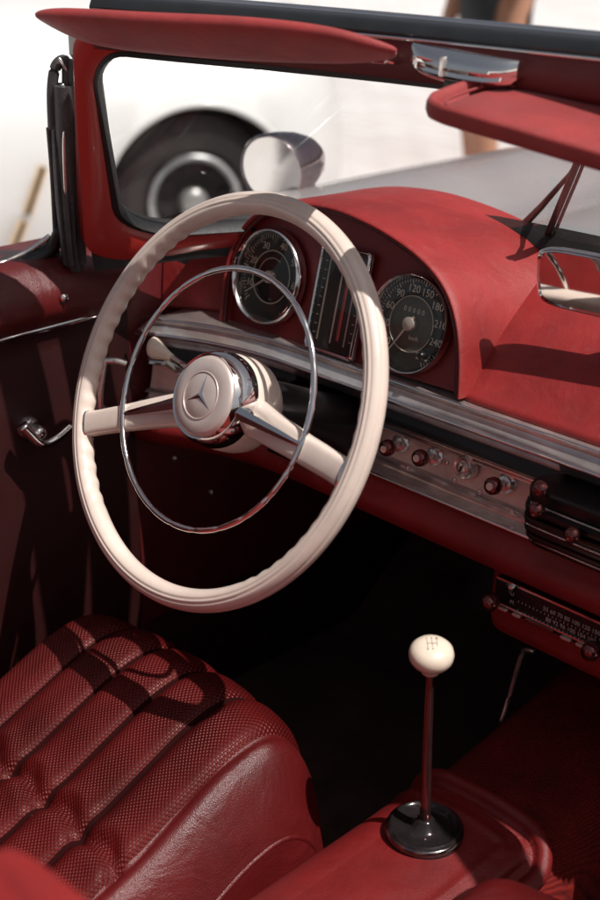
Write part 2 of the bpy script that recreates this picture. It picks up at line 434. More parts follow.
# roof latch on the header
lt = BM()
LP = at(464, 66, y=.128); lx = (at(520, 71, y=.135)-at(412, 52, y=.120)).normalized(); ln = V((lx.y, -lx.x, 0)).normalized(); lz = lx.cross(ln)*-1
if lz.z < 0: lz = -lz
rows = []
for k in range(25):
    t_ = -1+2*k/24; w = max(.05, (1-abs(t_)**3.2)); hh = .0155*w**.45; dd = .016*w**.5
    p = LP+lx*.054*t_
    tp = .0125; mid = (tp-hh)/2; hv_ = (tp+hh)/2; sec = []
    for q_ in range(0, 13):
        an = math.pi*(.5-q_/12); sec.append(p+lz*(mid+hv_*s_(an)*(1 if abs(q_-7) > 0 else .97))+ln*dd*(c_(an)**.8 if c_(an) > 1e-6 else 0)*(.86 if q_ == 7 else 1))
    rows.append(sec+[p-ln*.008])
grid(lt, rows, closed_u=True, cap=True)
latch = obj('roof_latch', lt, chrome, car, 40)
t = BM(); box(t, LP-lx*.012+ln*.0135-lz*.001, lx, lz, ln, .003, .017, .010, .0008); obj('lever_tab', t, dull_chrome, latch)
t = BM(); box(t, LP-lz*.017+ln*.003, lx, lz, ln, .030, .010, .008, .002); obj('catch_block', t, black, latch)

# ---- dash: tilted instrument plane
DP = V((0, .185, .88)); DN = V((0, -1, .26)).normalized()
DX, DY, _ = frame(DN); 
if DX.x < 0: DX, DY = -DX, -DY
if DY.z < 0: DY = -DY
def dp(px, py, off=0): return on(px, py, DP, DN)+DN*off

L1 = (.172, .826)
def face_y(x): return 0.0 if x > -.45 else -.30*((-.45-x)/.21)**2*.21
xs = [-.665+1.36*i/60 for i in range(61)]
db = BM(); rows = []
for x in xs:
    b = Bp(max(-1, min(1, x/.66)))+V((0, -.012, -.010)); fy = face_y(x); e = V((x, L1[0]+fy, L1[1]))
    hk = min(1, max(0, (-.205-x)/.06)); hk = hk*hk*(3-2*hk); e.y += .045*hk
    y0 = max(b.y, e.y+.012)
    P = [V((x, y0, b.z)), V((x, e.y+(y0-e.y)*.93, b.z-.002)), V((x, e.y+(y0-e.y)*.80, b.z-.010)), V((x, e.y+(y0-e.y)*.60, b.z-.026)), V((x, e.y+(y0-e.y)*.38, b.z-.048)),
         V((x, e.y+(y0-e.y)*.19, b.z-.073)), V((x, e.y+(y0-e.y)*.06, b.z-.097)), V((x, e.y, .835)), V((x, e.y+.002, .826)), V((x, e.y+.02, .822))]
    rows.append(P)
grid(db, rows)
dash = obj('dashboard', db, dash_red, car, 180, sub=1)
# instrument hood
out = [(224, 324), (226, 297), (230, 268), (237, 244), (249, 224), (266, 210), (292, 203), (330, 206), (362, 217), (394, 234), (425, 257), (448, 285), (460, 318), (464, 356), (463, 397)]
op = smooth_path([dp(*p) for p in out], 5)
cb = (op[0]+op[-1])/2
hb = BM(); rows = []
def hoodrow(scx, scz, dy):
    return [V((cb.x+(p.x-cb.x)*scx, p.y+dy, cb.z+(p.z-cb.z)*scz)) for p in op]
rows = [hoodrow(.975, .965, .012), hoodrow(.979, .970, .000), hoodrow(.990, .984, -.008), hoodrow(1.006, 1.005, -.009), hoodrow(1.016, 1.017, -.002), hoodrow(1.013, 1.016, .008), hoodrow(1.014, 1.012, .025), hoodrow(1.022, 1.00, .055), hoodrow(1.040, .985, .085), hoodrow(1.075, .97, .115), hoodrow(1.14, .95, .15), hoodrow(1.25, .90, .20)]
grid(hb, rows)
obj('instrument_hood', hb, dash_red, dash, 180, sub=1)
hp = BM()
ring = [p+DN*-.004 for p in op]
v = [hp.verts.new(V((cb.x+(p.x-cb.x)*.985, p.y+.006, cb.z+(p.z-cb.z)*.985))) for p in op]; hp.faces.new(v)
obj('instrument_panel', hp, material('panel_red', (.17, .011, .012), .42, bump=.25, bscale=1000, btype='voronoi', wrinkle=.1), dash)
hl = BM(); tube(hl, [V((cb.x+(p.x-cb.x)*.972, p.y-.004, cb.z+(p.z-cb.z)*.972)) for p in op], .0027, 8)
obj('piping', hl, red, dash, 180)

# chrome moulding and switch panel, extruded along the dash
def extr(name, prof, mat, x0, x1, parent, n=40, taper=True, smooth=40):
    bm = BM(); rows = []
    for i in range(n+1):
        x = x0+(x1-x0)*i/n; fy = face_y(x); k = 1
        if taper:
            e = min(1, (x-x0)/.03+.02); k = math.sqrt(max(0, 1-(1-e)**2))
        zc = sum(p[1] for p in prof)/len(prof)
        rows.append([V((x, .19+fy+(p[0]-.19)*(.3+.7*k), zc+(p[1]-zc)*k)) for p in prof])
    grid(bm, rows, closed_u=True, cap=True); return obj(name, bm, mat, parent, smooth)
extr('chrome_moulding', [(.25, .829), (.168, .829), (.165, .8255), (.1665, .822), (.1605, .816), (.1545, .8125), (.1555, .809), (.161, .807), (.168, .800), (.173, .792), (.180, .787), (.25, .787)], dull_chrome, -.662, .66, dash, 60)
for yy, zz, rr in ((.1655, .8275, .0022), (.1545, .8110, .0026)):
    t = BM(); tube(t, [V((x, yy+face_y(x), zz)) for x in [-.65+1.3*i/50 for i in range(51)]], rr, 8); obj('bright_bead', t, chrome, dash, 180)
extr('recess_strip', [(.20, .787), (.183, .786), (.188, .778), (.189, .770), (.20, .769)], black, -.655, .66, dash, 40, False)
extr('upper_ridge', [(.195, .7735), (.180, .7725), (.176, .7700), (.180, .7670), (.177, .7645), (.182, .762), (.195, .7615)], chrome, -.655, .66, dash, 40, False)
spn = extr('switch_panel', [(.20, .7625), (.185, .7620), (.183, .748), (.179, .7325), (.20, .732)], panel_metal, -.655, .66, dash, 40, False)
extr('lower_ridge', [(.195, .7330), (.176, .7330), (.170, .7300), (.1745, .7270), (.1765, .7235), (.168, .7205), (.1585, .7195), (.1570, .7165), (.162, .7140), (.195, .7130)], dull_chrome, -.655, .66, dash, 40, False)
t = BM(); tube(t, [V((x, .1572+face_y(x),   .7180)) for x in [-.65+1.3*i/50 for i in range(51)]], .0022, 8); obj('bright_bead', t, chrome, dash, 180)
extr('knee_roll', [(.20, .7135), (.166, .7130), (.164, .705), (.156, .698), (.150, .690), (.150, .680), (.156, .668), (.168, .660), (.19, .656), (.30, .655), (.30, .70)], dash_red, -.655, .66, dash, 40, False, 180)

# ---- gauges
def gauge(name, px, py, rad, label, nums, needle_a, fat=True):
    P = dp(px, py, .003)
    g = BM(); lathe(g, [(rad*.90, -.010), (rad*.945, .001), (rad*.96, .0045), (rad*.985, .0052), (rad*1.0, .003), (rad*1.005, -.004)] if not fat else [(rad*.88, -.010), (rad*.905, .001), (rad*.93, .007), (rad*.965, .0095), (rad*1.0, .008), (rad*1.02, .002), (rad*1.02, -.004)], P, DN, 64, cap=False)
    gz = obj(name, g, chrome, car, 60, label=label)
    d = BM(); lathe(d, [(rad*.91, -.008), (rad*.91, -.0065), (rad*.56, -.0062), (0, -.0062)], P, DN, 64, 0, cap=False)
    lathe(d, [(rad*.56, -.0060), (rad*.545, -.0030), (rad*.52, -.0028), (rad*.50, -.0045), (.0, -.0044)], P, DN, 48, 1, cap=False)
    obj('dial', d, [dialm, dial_olive if name == 'speedometer' else black], gz, 30)
    m = BM()
    pt = lambda r, a, o=-.0058: P+DX*r*c_(R(a))+DY*r*s_(R(a))+DN*o
    for i in range(61 if nums else 49):
        a = 220-i*(280/60 if nums else 280/48); big = i % 5 == 0
        u = (pt(1, a)-pt(0, a)).normalized(); w = DN.cross(u)
        r0, r1 = rad*(.80 if big else .84), rad*.89; hw = .0005 if big else .0003
        slab(m, [pt(r0, a)+w*hw, pt(r1, a)+w*hw, pt(r1, a)-w*hw, pt(r0, a)-w*hw], DN*.0004)
    for a, s in nums: text_into(m, s, pt(rad*.70, a, -.0055), DX, DY, rad*.215)
    if name == 'speedometer':
        for k in range(5):
            text_into(m, '0', pt(0, 0, -.0040)+DX*(k-2)*.0062+DY*rad*.27, DX, DY, .0075)
        text_into(m, 'km/h', pt(0, 0, -.0040)-DY*rad*.27+DX*rad*.12, DX, DY, .0065)
        tube(m, [pt(rad*.56, q, -.0030) for q in range(0, 360, 10)], .0005, 6, closed=True)
    else:
        tube(m, [pt(rad*.56, q, -.0030) for q in range(0, 360, 10)], .0006, 6, closed=True)
        tube(m, [pt(rad*.40, q, -.0030) for q in range(60, 200, 10)], .0004, 6)
    obj('dial_markings', m, ivory, gz, 30)
    n = BM(); u = (pt(1, needle_a)-pt(0, needle_a)).normalized(); w = DN.cross(u); q0 = P+DN*.0005
    slab(n, [q0-u*.010+w*.0016, q0+u*rad*.75+w*.0005, q0+u*rad*.75-w*.0005, q0-u*.010-w*.0016], DN*.0006)
    lathe(n, [(.0072, -.004), (.0072, .0025), (.005, .004), (.0, .0042)], P, DN, 24)
    obj('needle', n, rose, gz, 40)
    if name == 'speedometer':
        kb = BM(); lathe(kb, [(.003, -.006), (.0042, .002), (.0045, .010), (.003, .0125), (0, .013)], P+DX*rad*.60-DY*rad*.50, DN, 20); obj('reset_knob', kb, black, gz)
    gg = BM(); lathe(gg, [(rad*.92, .0062), (rad*.6, .0072), (0, .0078)], P, DN, 48, cap=False)
    obj('cover_glass', gg, gauge_glass, gz, 180)
    return gz
gauge('speedometer', 411, 324, .0525, 'speedometer right of the wheel rim, numbered 30 to 270',
      [(222, '0'), (190, '30'), (160, '60'), (131, '90'), (101, '120'), (71, '150'), (41, '180'), (11, '210'), (-19, '240'), (-55, '270')], 238, fat=False)
gauge('tachometer', 271, 277, .0545, 'round rev counter seen through the wheel, grey with sun on its glass',
      [(200, '10'), (160, '20'), (120, '30'), (75, '40'), (35, '50'), (-5, '60')], 215)
# vertical strip gauge between them
q = [dp(321, 243), dp(371, 252), dp(358, 360), dp(312, 350)]
ctr = sum(q, V())/4; sw = ((q[1]-q[0]).length+(q[2]-q[3]).length)/2; sh = ((q[3]-q[0]).length+(q[2]-q[1]).length)/2
g = BM(); o1 = dens(rrect(ctr, DX, DY, sw, sh, .006), .02); n_ = len(o1)
def scl(o, k, off): return [ctr+(DX*(p-ctr).dot(DX)*(1-2*k/sw)+DY*(p-ctr).dot(DY)*(1-2*k/sh))+DN*off for p in o]
grid(g, [scl(o1, -.001, 0), scl(o1, -.001, .005), scl(o1, .001, .007), scl(o1, .003, .006), scl(o1, .004, -.001)], closed_u=True)
sg = obj('column_gauge', g, chrome, car, 50, label='tall upright chrome-framed gauge between the two round dials')
g = BM(); slab(g, scl(o1, .004, .0012), DN*.0008); obj('dial', g, black, sg)
g = BM()
for fx in (-.30, -.02, .27):
    box(g, ctr+DX*sw*fx+DN*.0028, DX, DY, DN, .0016, sh*.8, .001, .0003)
for i in range(9):
    box(g, ctr-DX*sw*.38+DY*sh*(.34-.085*i)+DN*.0026, DX, DY, DN, .004, .0008, .0006, .0002)
    box(g, ctr+DX*sw*.38+DY*sh*(.34-.085*i)+DN*.0026, DX, DY, DN, .004, .0008, .0006, .0002)
obj('dial_markings', g, panel_metal, sg)
g = BM(); box(g, ctr+DX*sw*.12-DY*sh*.10+DN*.003, DX, DY, DN, .0035, sh*.52, .001, .0004); obj('indicator_column', g, material('red_indicator', (.35, .05, .05), .4), sg)
g = BM(); v = [g.verts.new(p) for p in scl(o1, .0035, .0045)]; g.faces.new(v); obj('cover_glass', g, gauge_glass, sg)

# ---- switches on the panel
def sp_at(px, py, y=.181): return at(px, py, y=y)
def knob(px, py, ball, base, label=None):
    b_ = sp_at(*base); t_ = at(*ball, y=b_.y-.028)
    ax = (t_-b_).normalized()
    m = BM(); lathe(m, [(.0105, -.001), (.0105, .002), (.008, .004), (.0075, .007), (.0045, .008), (.004, .020)], b_, ax, 24, wob=lambda a, r: 1+(.07*math.cos(a*10) if r > .006 else 0))
    k = obj('switch', m, dull_chrome, car, 40, label=label)
    m = BM(); L_ = (t_-b_).length
    lathe(m, [(.004, L_-.010), (.0075, L_-.008), (.0092, L_-.002), (.0088, L_+.003), (.006, L_+.006), (0, L_+.007)], b_, ax, 28); obj('pull_knob', m, knob_m, k, 60)
    m = BM(); lathe(m, [(.0038, L_+.0060), (.0038, L_+.0076), (0, L_+.0078)], b_, ax, 20); obj('symbol_cap', m, rose, k)
    return k
knob_m = material('dark_red_chrome', (.20, .07, .065), .14, metal=.85, var=.1)
knob(0, 0, (387, 448), (401, 443)); knob(0, 0, (420, 458), (435, 456)); knob(0, 0, (493, 486), (507, 483))
m = BM(); kp = sp_at(468, 467)
lathe(m, [(.013, -.002), (.013, .006), (.0115, .009), (.009, .0085), (.0075, .006), (.006, .006), (.0055, .010), (.003, .0105), (0, .010)], kp, V((-.12, -1, .12)), 36)
ks = obj('ignition_lock', m, dull_chrome, car, 30)
m = BM(); box(m, kp+V((-.0012, -.0112, .0012)), V((.3, 0, 1)).normalized(), V((1, 0, -.3)).normalized(), -Y, .007, .0015, .0012, .0002); obj('key_slot', m, black, ks)
for px, py in ((408, 468), (447, 463), (512, 512), (455, 480), (480, 492)):
    m = BM(); lathe(m, [(.0028, -.001), (.0028, .0012), (.001, .0022), (0, .0022)], at(px, py, y=.171), -Y, 14); obj('panel_screw', m, dull_chrome, dash)
# levers low left of the column
m = BM(); pth = smooth_path([at(192, 372, y=.15), at(180, 372, y=.13), at(165, 362, y=.11)], 6); tube(m, pth, .004, 10); lathe(m, [(.004, -.01), (.009, -.006), (.010, .004), (.005, .01)], at(187, 384, y=.16), V((-.3, -1, 0)), 20)
tube(m, [at(200, 392, y=.15), at(185, 386, y=.13)], .003, 8)
obj('dash_lever', m, dull_chrome, car, 60)

# heater control: black finned block with chrome levers
m = BM()
H0 = at(549, 484, y=.160); hx0, hx1 = H0.x, .20
for i, (zt, zb, yo) in enumerate(((.788, .776, .126), (.773, .766, .120), (.763, .756, .119), (.753, .746, .121), (.743, .737, .125), (.734, .729, .131))):
    yo += 0; o = []
    for k in range(15):
        a = math.pi*(.5+k/14); o.append(V((hx0+.010+.016*c_(a)*1.2, (.18+yo)/2+(.18-yo)/2*s_(a), zb)))
    o += [V((hx1, yo, zb)), V((hx1, .18, zb))]
    slab(m, o, V((0, 0, zt-zb)), bevel=.0022)
box(m, V(((hx0+hx1)/2+.01, .165, .758)), X, Z, Y, hx1-hx0-.03, .055, .03, .002)
hv = obj('heater_control', m, black, car, 40)
for zz, yo in ((.7745, .1255), (.7545, .1205), (.7355, .1275)):
    t = BM(); tube(t, smooth_path([V((hx0-.004, .15, zz)), V((hx0+.006, yo+.008, zz)), V((hx0+.03, yo, zz)), V((hx1, yo, zz))], 6), .0009, 6); obj('chrome_edge', t, dull_chrome, hv, 180)
for (bx, by), (kx, ky) in (((552, 500), (541, 489)), ((556, 514), (537, 510)), ((584, 538), (573, 535))):
    t = BM(); p0 = at(bx, by, y=.14); p1 = at(kx, ky, y=.112); tube(t, [p0, p1], .0028, 10)
    lathe(t, [(.003, -.005), (.0070, -.003), (.0078, .003), (.005, .007), (0, .008)], p1, (p1-p0)+V((0, -.02, .0)), 24); obj('slider_knob', t, knob_m, hv, 60)

# ---- radio under the dash
m = BM(); rx0 = at(489, 575, y=.168).x; rzt = .668; rzb = .585; prof = []
rows = []
for x, k in ((rx0, .0), (rx0+.003, .5), (rx0+.008, .8), (rx0+.016, 1), (.14, 1), (.15, .6)):
    zc = (rzt+rzb)/2; hh = (rzt-rzb)/2
    zb = zc-hh*(.75+.25*k); rows.append([V((x, .168+(1-k)*.012, rzt)), V((x, .165+(1-k)*.012, zb+.018)), V((x, .168+(1-k)*.012, zb+.007)), V((x, .176+(1-k)*.010, zb)), V((x, .32, zb-.003)), V((x, .32, rzt))])
grid(m, rows, closed_u=True, cap=True)
radio = obj('radio', m, dash_red, car, 60)
def rf(px, py, o=0): return at(px, py, y=.163-o)
A = rf(500, 573); xL = A.x; xR = .055; zT = A.z; zB = rf(504, 606).z
rc_ = V(((xL+xR)/2, .163, (zT+zB)/2)); rw = xR-xL; rh = zT-zB
m = BM(); slab(m, rrect(rc_, X, Z, rw, rh, .003), V((0, -.006, 0)), bevel=.001); face = obj('radio_face', m, black, radio)
for zz in (zT-.0012, zB+rh*.16):
    t = BM(); box(t, V((rc_.x, .1562, zz)), X, Z, Y, rw*.985, .0022, .0015, .0006); obj('chrome_edge', t, chrome, radio)
t = BM()
for row, (zz, txt) in enumerate(((zT-rh*.36, '55 60 70 80 100 120 150'), (zT-rh*.66, '88 92 96 100 104 108'))):
    text_into(t, txt, V((rc_.x-.002, .1564, zz)), X, Z, .0066)
    for k in range(24): box(t, V((xL+.030+k*.0046, .1565, zz-.0056)), X, Z, Y, .0006, .0022 if k % 4 else .003, .0004, .0001)
text_into(t, 'U', V((xL+.022, .1564, zT-rh*.36)), X, Z, .006); text_into(t, 'M', V((xL+.022, .1564, zT-rh*.63)), X, Z, .006)
obj('scale_print', t, material('dim_print', (.48, .41, .36), .5), radio)
for k, (bx, w) in enumerate(((xL+.012, .012), (xL+.030, .010), (xL+.058, .034), (xL+.09, .012), (xL+.108, .012))):
    t = BM(); box(t, V((bx, .1555, zB+rh*.055)), X, Z, Y, w, .0048 if k == 2 else .0028, .004, .0008); obj('push_button', t, knob_m if k == 2 else panel_metal, radio)
for px, py in ((498, 597), (599, 645)):
    t = BM(); p = rf(px+6, py-2); lathe(t, [(.005, .004), (.0055, .012), (.0088, .016), (.0095, .024), (.007, .029), (0, .031)], p, V((-.05, -1, 0)), 28); obj('tuning_knob', t, knob_m, radio, 50)
t = BM(); tube(t, [rf(509, 594), at(513, 586, y=.145)], .0022, 8); lathe(t, [(.002, 0), (.0035, .002), (.002, .005)], at(513, 586, y=.147), -Y, 12); tube(t, [rf(505, 582), at(512, 588, y=.15)], .0018, 8); obj('selector_lever', t, dull_chrome, radio, 60)

# ---- steering wheel
WC = V((-.369, -.015, .836)); T = R(26)
wx = X; wv = V((0, s_(T), c_(T))); wn = V((0, -c_(T), s_(T)))
def wp(r, a, o=0): return WC+(wx*c_(R(a))+wv*s_(R(a)))*r+wn*o
m = BM(); rows = []; NR = 432; NS = 60; Rc = .2010
for i in range(NR):
    a = 360*i/NR; sec = []
    gz = min(1, max(0, (58-abs((a-177+180) % 360-180))/8)); gz2 = min(1, max(0, (58-abs((a-3+180) % 360-180))/8))
    wave = (.5-.5*c_(R(a)*66))*max(gz, gz2)
    for k in range(NS):
        ph = 360*k/NS; r = .0116
        inn = max(0, -c_(R(ph-20)))
        r -= .0018*wave*inn**1.2
        for c0, w0 in ((74, 4), (96, 4), (20, 4)):
            d_ = (ph-c0+180) % 360-180; r -= .0012*math.exp(-(d_/w0)**2)
        sec.append(wp(Rc+r*1.0*c_(R(ph)), a, r*1.06*s_(R(ph))))
    rows.append(sec)
grid(m, rows, closed_u=True, closed_v=True)
sw_ = obj('steering_wheel', m, cream, car, 180)
def spoke(a, tw):
    m = BM(); rows = []
    for r, hw, ht, o in ((.030, .021, .014, -.024), (.055, .019, .012, -.018), (.085, .0165, .0105, -.010), (.13, .0145, .0095, -.006), (.175, .0135, .009, -.003), (.192, .0140, .0092, -.001), (.206, .016, .0105, 0)):
        c0 = wp(r, a, o); tdir = (wp(r, a+1)-wp(r, a-1)).normalized(); sec = []
        for k in range(20):
            q_ = 2*math.pi*k/20; cx, sx = c_(q_), s_(q_)
            sec.append(c0+tdir*hw*(abs(cx)**.55)*(1 if cx > 0 else -1)+wn*ht*(abs(sx)**.55)*(1 if sx > 0 else -1))
        rows.append(sec)
    grid(m, rows, closed_u=True, cap=True); s = obj('spoke', m, cream, sw_, 180)
    m = BM(); rows = []
    for r, hw, o0, o1_ in ((.036, .0085, .000, .014), (.07, .0065, .000, .0095), (.10, .005, -.001, .0075), (.132, .0028, -.001, .0055)):
        tdir = (wp(r, a+1)-wp(r, a-1)).normalized(); c0 = wp(r, a+tw, 0)
        rows.append([c0+tdir*hw+wn*o0, c0+tdir*hw*.8+wn*o1_*.8, c0+wn*o1_, c0-tdir*hw*.8+wn*o1_*.8, c0-tdir*hw+wn*o0])
    grid(m, rows, closed_u=True, cap=True); obj('horn_bar', m, chrome, sw_, 40)
    m = BM(); rows = []
    for r in (.1895, .1905, .1925, .1935):
        g_ = 1.03 if r in (.1895, .1935) else 1.09
        c0 = wp(r, a, -.001); tdir = (wp(r, a+1)-wp(r, a-1)).normalized()
        rows.append([c0+tdir*.0140*g_*(abs(c_(q_))**.55)*(1 if c_(q_) > 0 else -1)+wn*.0092*g_*(abs(s_(q_))**.55)*(1 if s_(q_) > 0 else -1) for q_ in [2*math.pi*k/20 for k in range(20)]])
    grid(m, rows, closed_u=True); obj('spoke_collar', m, chrome, sw_, 60)
spoke(-5.5, 1.5); spoke(204, -1)
m = BM(); rows = []
for i in range(240):
    a = 360*i/240; w = .5+.5*c_(R(a)*24); r0 = .0029-.0005*(w**8)
    rows.append([wp(.1325+r0*1.15*c_(R(p_)), a, .004+r0*s_(R(p_))) for p_ in range(0, 360, 30)])
grid(m, rows, closed_u=True, closed_v=True); obj('horn_ring', m, chrome, sw_, 180)
m = BM(); lathe(m, [(.030, -.058), (.040, -.052), (.0475, -.040), (.0500, -.028), (.0500, -.012), (.048, -.004), (.044, .0)], WC-wn*.006, wn, 64); obj('hub', m, cream, sw_, 60)
m = BM(); lathe(m, [(.0485, -.006), (.0495, .000), (.0480, .012), (.0455, .019), (.0430, .0225), (.0405, .021)], WC-wn*.006, wn, 64); obj('hub_bezel', m, chrome, sw_, 60)
m = BM(); lathe(m, [(.0415, .018), (.0405, .0225), (.037, .0245), (.025, .0262), (.0235, .0256), (.0225, .0262), (.010, .0268), (0, .0270)], WC-wn*.006, wn, 64); cap = obj('horn_button', m, rose, sw_, 60)
m = BM()
for k in range(3):
    a = 90+120*k; tip = wp(.0225, a, .0202); c0 = wp(0, 0, .0225); l = wp(.0042, a+60, .0204); r = wp(.0042, a-60, .0204)
    vs = [m.verts.new(p) for p in (c0, l, tip, r)]; m.faces.new((vs[0], vs[1], vs[2])); m.faces.new((vs[0], vs[2], vs[3]))
obj('star_emblem', m, chrome, sw_, 5)
m = BM(); tube(m, [wp(.0238, q_, .0202) for q_ in range(0, 360, 6)], .0007, 8, closed=True); obj('emblem_ring', m, rose, sw_, 180)
m = BM(); tube(m, [WC-wn*.05, WC-wn*.19], lambda t: .034+.004*t, 28); tube(m, [WC-wn*.185, WC-wn*.42], .030, 20)
scol = obj('steering_column', m, black, car, 60)
m = BM(); box(m, V((-.405, .175, .742)), X, Z, Y, .13, .075, .08, .010)
for x_ in (-.45, -.42, -.385, -.355): box(m, V((x_, .128, .748+.01*s_(x_*90))), X, Z, Y, .016, .022, .016, .003)
obj('column_shroud', m, black, scol, 40)
# indicator stalk with a cream paddle
m = BM(); p0, p1 = at(208, 382, y=.040), at(172, 358, y=.035); tube(m, [p0, p1], lambda t: .0042-.0006*t, 14)
st = obj('indicator_stalk', m, chrome, car, 180)
m = BM(); ax = (at(151, 346, y=.032)-p1); Lx = ax.length; ax.normalize()
xx, yy, _ = frame(ax); rows = []
for t_, w in ((0, .0045), (.15, .0055), (.35, .0075), (.55, .0105), (.75, .0130), (.9, .0128), (1.0, .009), (1.04, .003)):
    rows.append([p1+ax*Lx*(t_*1.05-.02)+xx*w*.7*c_(q_)+yy*w*s_(q_) for q_ in [2*math.pi*k/20 for k in range(20)]])
grid(m, rows, closed_u=True, cap=True); obj('paddle', m, cream2, st, 180)

# ---- driver's door
door_shade = material('shaded_door_panel', (.030, .0032, .0032), .55, bump=.25, bscale=1000, btype='voronoi', var=.2)  # shade on the lower door put into its colour, darker than the red above
XD = -.655
def dz(px, py, x=XD): return at(px, py, x=x)
m = BM(); rows = []
for i in range(24):
    y = .10-1.15*i/23
    sag = 0
    rows.append([V((-.80, y, .905)), V((-.715, y, .912)), V((-.700, y, .916)), V((-.685, y, .914)), V((-.668, y, .904)), V((-.655, y, .886)), V((-.650, y, .865)), V((-.653, y, .858)), V((-.660, y, .843)), V((-.668, y, .838)), V((-.668, y, .81)), V((-.666, y, .60)), V((-.672, y, .45)), V((-.69, y, .30)), V((-.80, y, .28))])
grid(m, rows, closed_u=True, cap=True)
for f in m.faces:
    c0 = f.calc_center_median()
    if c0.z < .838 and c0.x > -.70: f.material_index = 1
door = obj('driver_door', m, [red, door_shade], car, 60)
m = BM(); pp = [V((-.6635, .075-.05*i, .8405)) for i in range(23)]; tube(m, pp, .0042, 10, flat=.9); obj('chrome_trim', m, chrome, door, 180)
m = BM()
tube(m, smooth_path([dz(-60, 300, -.70), dz(0, 275, -.70), dz(30, 261, -.70), dz(52, 247, -.69), dz(63, 228, -.675)], 6), .012, 10, flat=.7)
obj('window_seal', m, rubber, door, 180)
m = BM(); tube(m, smooth_path([dz(-60, 286, -.71), dz(0, 264, -.71), dz(28, 251, -.705), dz(50, 236, -.69)], 6), .0035, 8); obj('chrome_channel', m, dull_chrome, door, 180)
m = BM(); lathe(m, [(.0052, 0), (.0052, .002), (.003, .0045), (0, .005)], dz(64, 298, -.650), X, 18); obj('lock_button', m, chrome, door)
m = BM(); hp_ = dz(29, 428, -.664)
lathe(m, [(.015, -.003), (.0155, .002), (.012, .007), (.009, .012), (.0085, .024), (.006, .028), (0, .029)], hp_, X, 28)
obj('handle_rosette', m, chrome, door, 50)
m = BM(); tube(m, smooth_path([dz(22, 426, -.640), dz(30, 434, -.638), dz(42, 444, -.635), dz(55, 440, -.635), dz(72, 426, -.638)], 6), lambda t: .0072-.0032*t, 14); obj('door_handle', m, chrome, door, 180)
m = BM(); lathe(m, [(.012, -.003), (.012, .004), (.008, .010), (.007, .022), (0, .023)], dz(100, 414, -.664), X, 24); tube(m, smooth_path([dz(100, 414, -.642), dz(100, 390, -.640), dz(104, 362, -.638)], 5), .0042, 10)
tube(m, smooth_path([dz(104, 361, -.640), dz(115, 361, -.630), dz(126, 364, -.622)], 5), .0045, 10)
obj('window_crank', m, dull_chrome, door, 60)

# ---- cabin shell
m = BM()
rows = [[V((x, y, z)) for x in (-.80, -.69, -.66, .52, .55, .66)] for y, z in ((-1.3, .27), (-.2, .27), (.45, .27), (.62, .40), (.78, .70), (.80, .90))]
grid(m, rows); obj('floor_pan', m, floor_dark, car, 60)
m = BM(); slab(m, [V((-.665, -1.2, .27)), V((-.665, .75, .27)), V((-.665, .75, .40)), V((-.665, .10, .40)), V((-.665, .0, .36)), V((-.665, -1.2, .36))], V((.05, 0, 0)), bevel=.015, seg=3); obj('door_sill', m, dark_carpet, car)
m = BM(); slab(m, [V((-.668, .10, .36)), V((-.668, .78, .30)), V((-.668, .78, .88)), V((-.668, .30, .88)), V((-.668, .10, .90))], V((-.03, 0, 0))); obj('kick_panel', m, deep_red, car)
m = BM(); slab(m, [V((-.80, -1.16, .27)), V((.72, -1.16, .27)), V((.72, -1.20, .86)), V((-.80, -1.20, .86))], V((0, -.05, 0)), bevel=.01); obj('rear_bulkhead', m, red, car)
m = BM(); rows = []
for i in range(10):
    y = .10-1.3*i/9; rows.append([V((.60, y, .80)), V((.605, y, .865)), V((.63, y, .90)), V((.68, y, .90)), V((.72, y, .86)), V((.72, y, .3)), V((.61, y, .3))])
grid(m, rows, closed_u=True, cap=True); obj('passenger_door', m, red, car, 60)
for px, py, d_ in ((162, 455, 1.50), (223, 497, 1.62), (130, 632, 1.60), (257, 576, 1.66), (281, 634, 1.70)):
    pass
for x, y, z in ((-.645, .16, .62), (-.645, .22, .55), (-.645, .30, .60), (-.645, .05, .41)):
    m = BM(); lathe(m, [(.004, 0), (.004, .002), (0, .004)], V((x-.02, y, z)), X, 12); obj('carpet_stud', m, dull_chrome, car)
# pedals in the dark footwell
for px in (-.30, -.40):
    m = BM(); box(m, V((px, .50, .40)), X, V((0, .45, .9)).normalized(), V((0, -.9, .45)).normalized(), .055, .07, .012, .003); tube(m, [V((px, .51, .41)), V((px, .60, .66))], .007, 8); obj('pedal', m, rubber, car)

# ---- transmission tunnel
XT = -.068
def tun(y0, y1, w, zt, rad, n=24, zf=lambda y: 0, m_=None):
    m = BM(); rows = []
    for i in range(n+1):
        y = y0+(y1-y0)*i/n; z = zt+zf(y); sec = [V((XT-w-.012, y, .27))]
        for k in range(9):
            a = math.pi-math.pi/2*k/8; sec.append(V((XT-w+rad+rad*c_(a), y, z-rad+rad*s_(a))))
        for k in range(1, 6): sec.append(V((XT-w+rad+(2*w-2*rad)*k/6, y, z+.004*s_(math.pi*k/6))))
        for k in range(9):
            a = math.pi/2-math.pi/2*k/8; sec.append(V((XT+w-rad+rad*c_(a), y, z-rad+rad*s_(a))))
        sec.append(V((XT+w+.012, y, .27))); rows.append(sec)
    grid(m, rows, cap=False); return m
tn = obj('transmission_tunnel', tun(-1.1, .78, .098, .440, .05, 40, lambda y: .10*max(0, y-.12)+.03*max(0, y)), carpet, car, 180)
W_, RAD_ = .098, .05
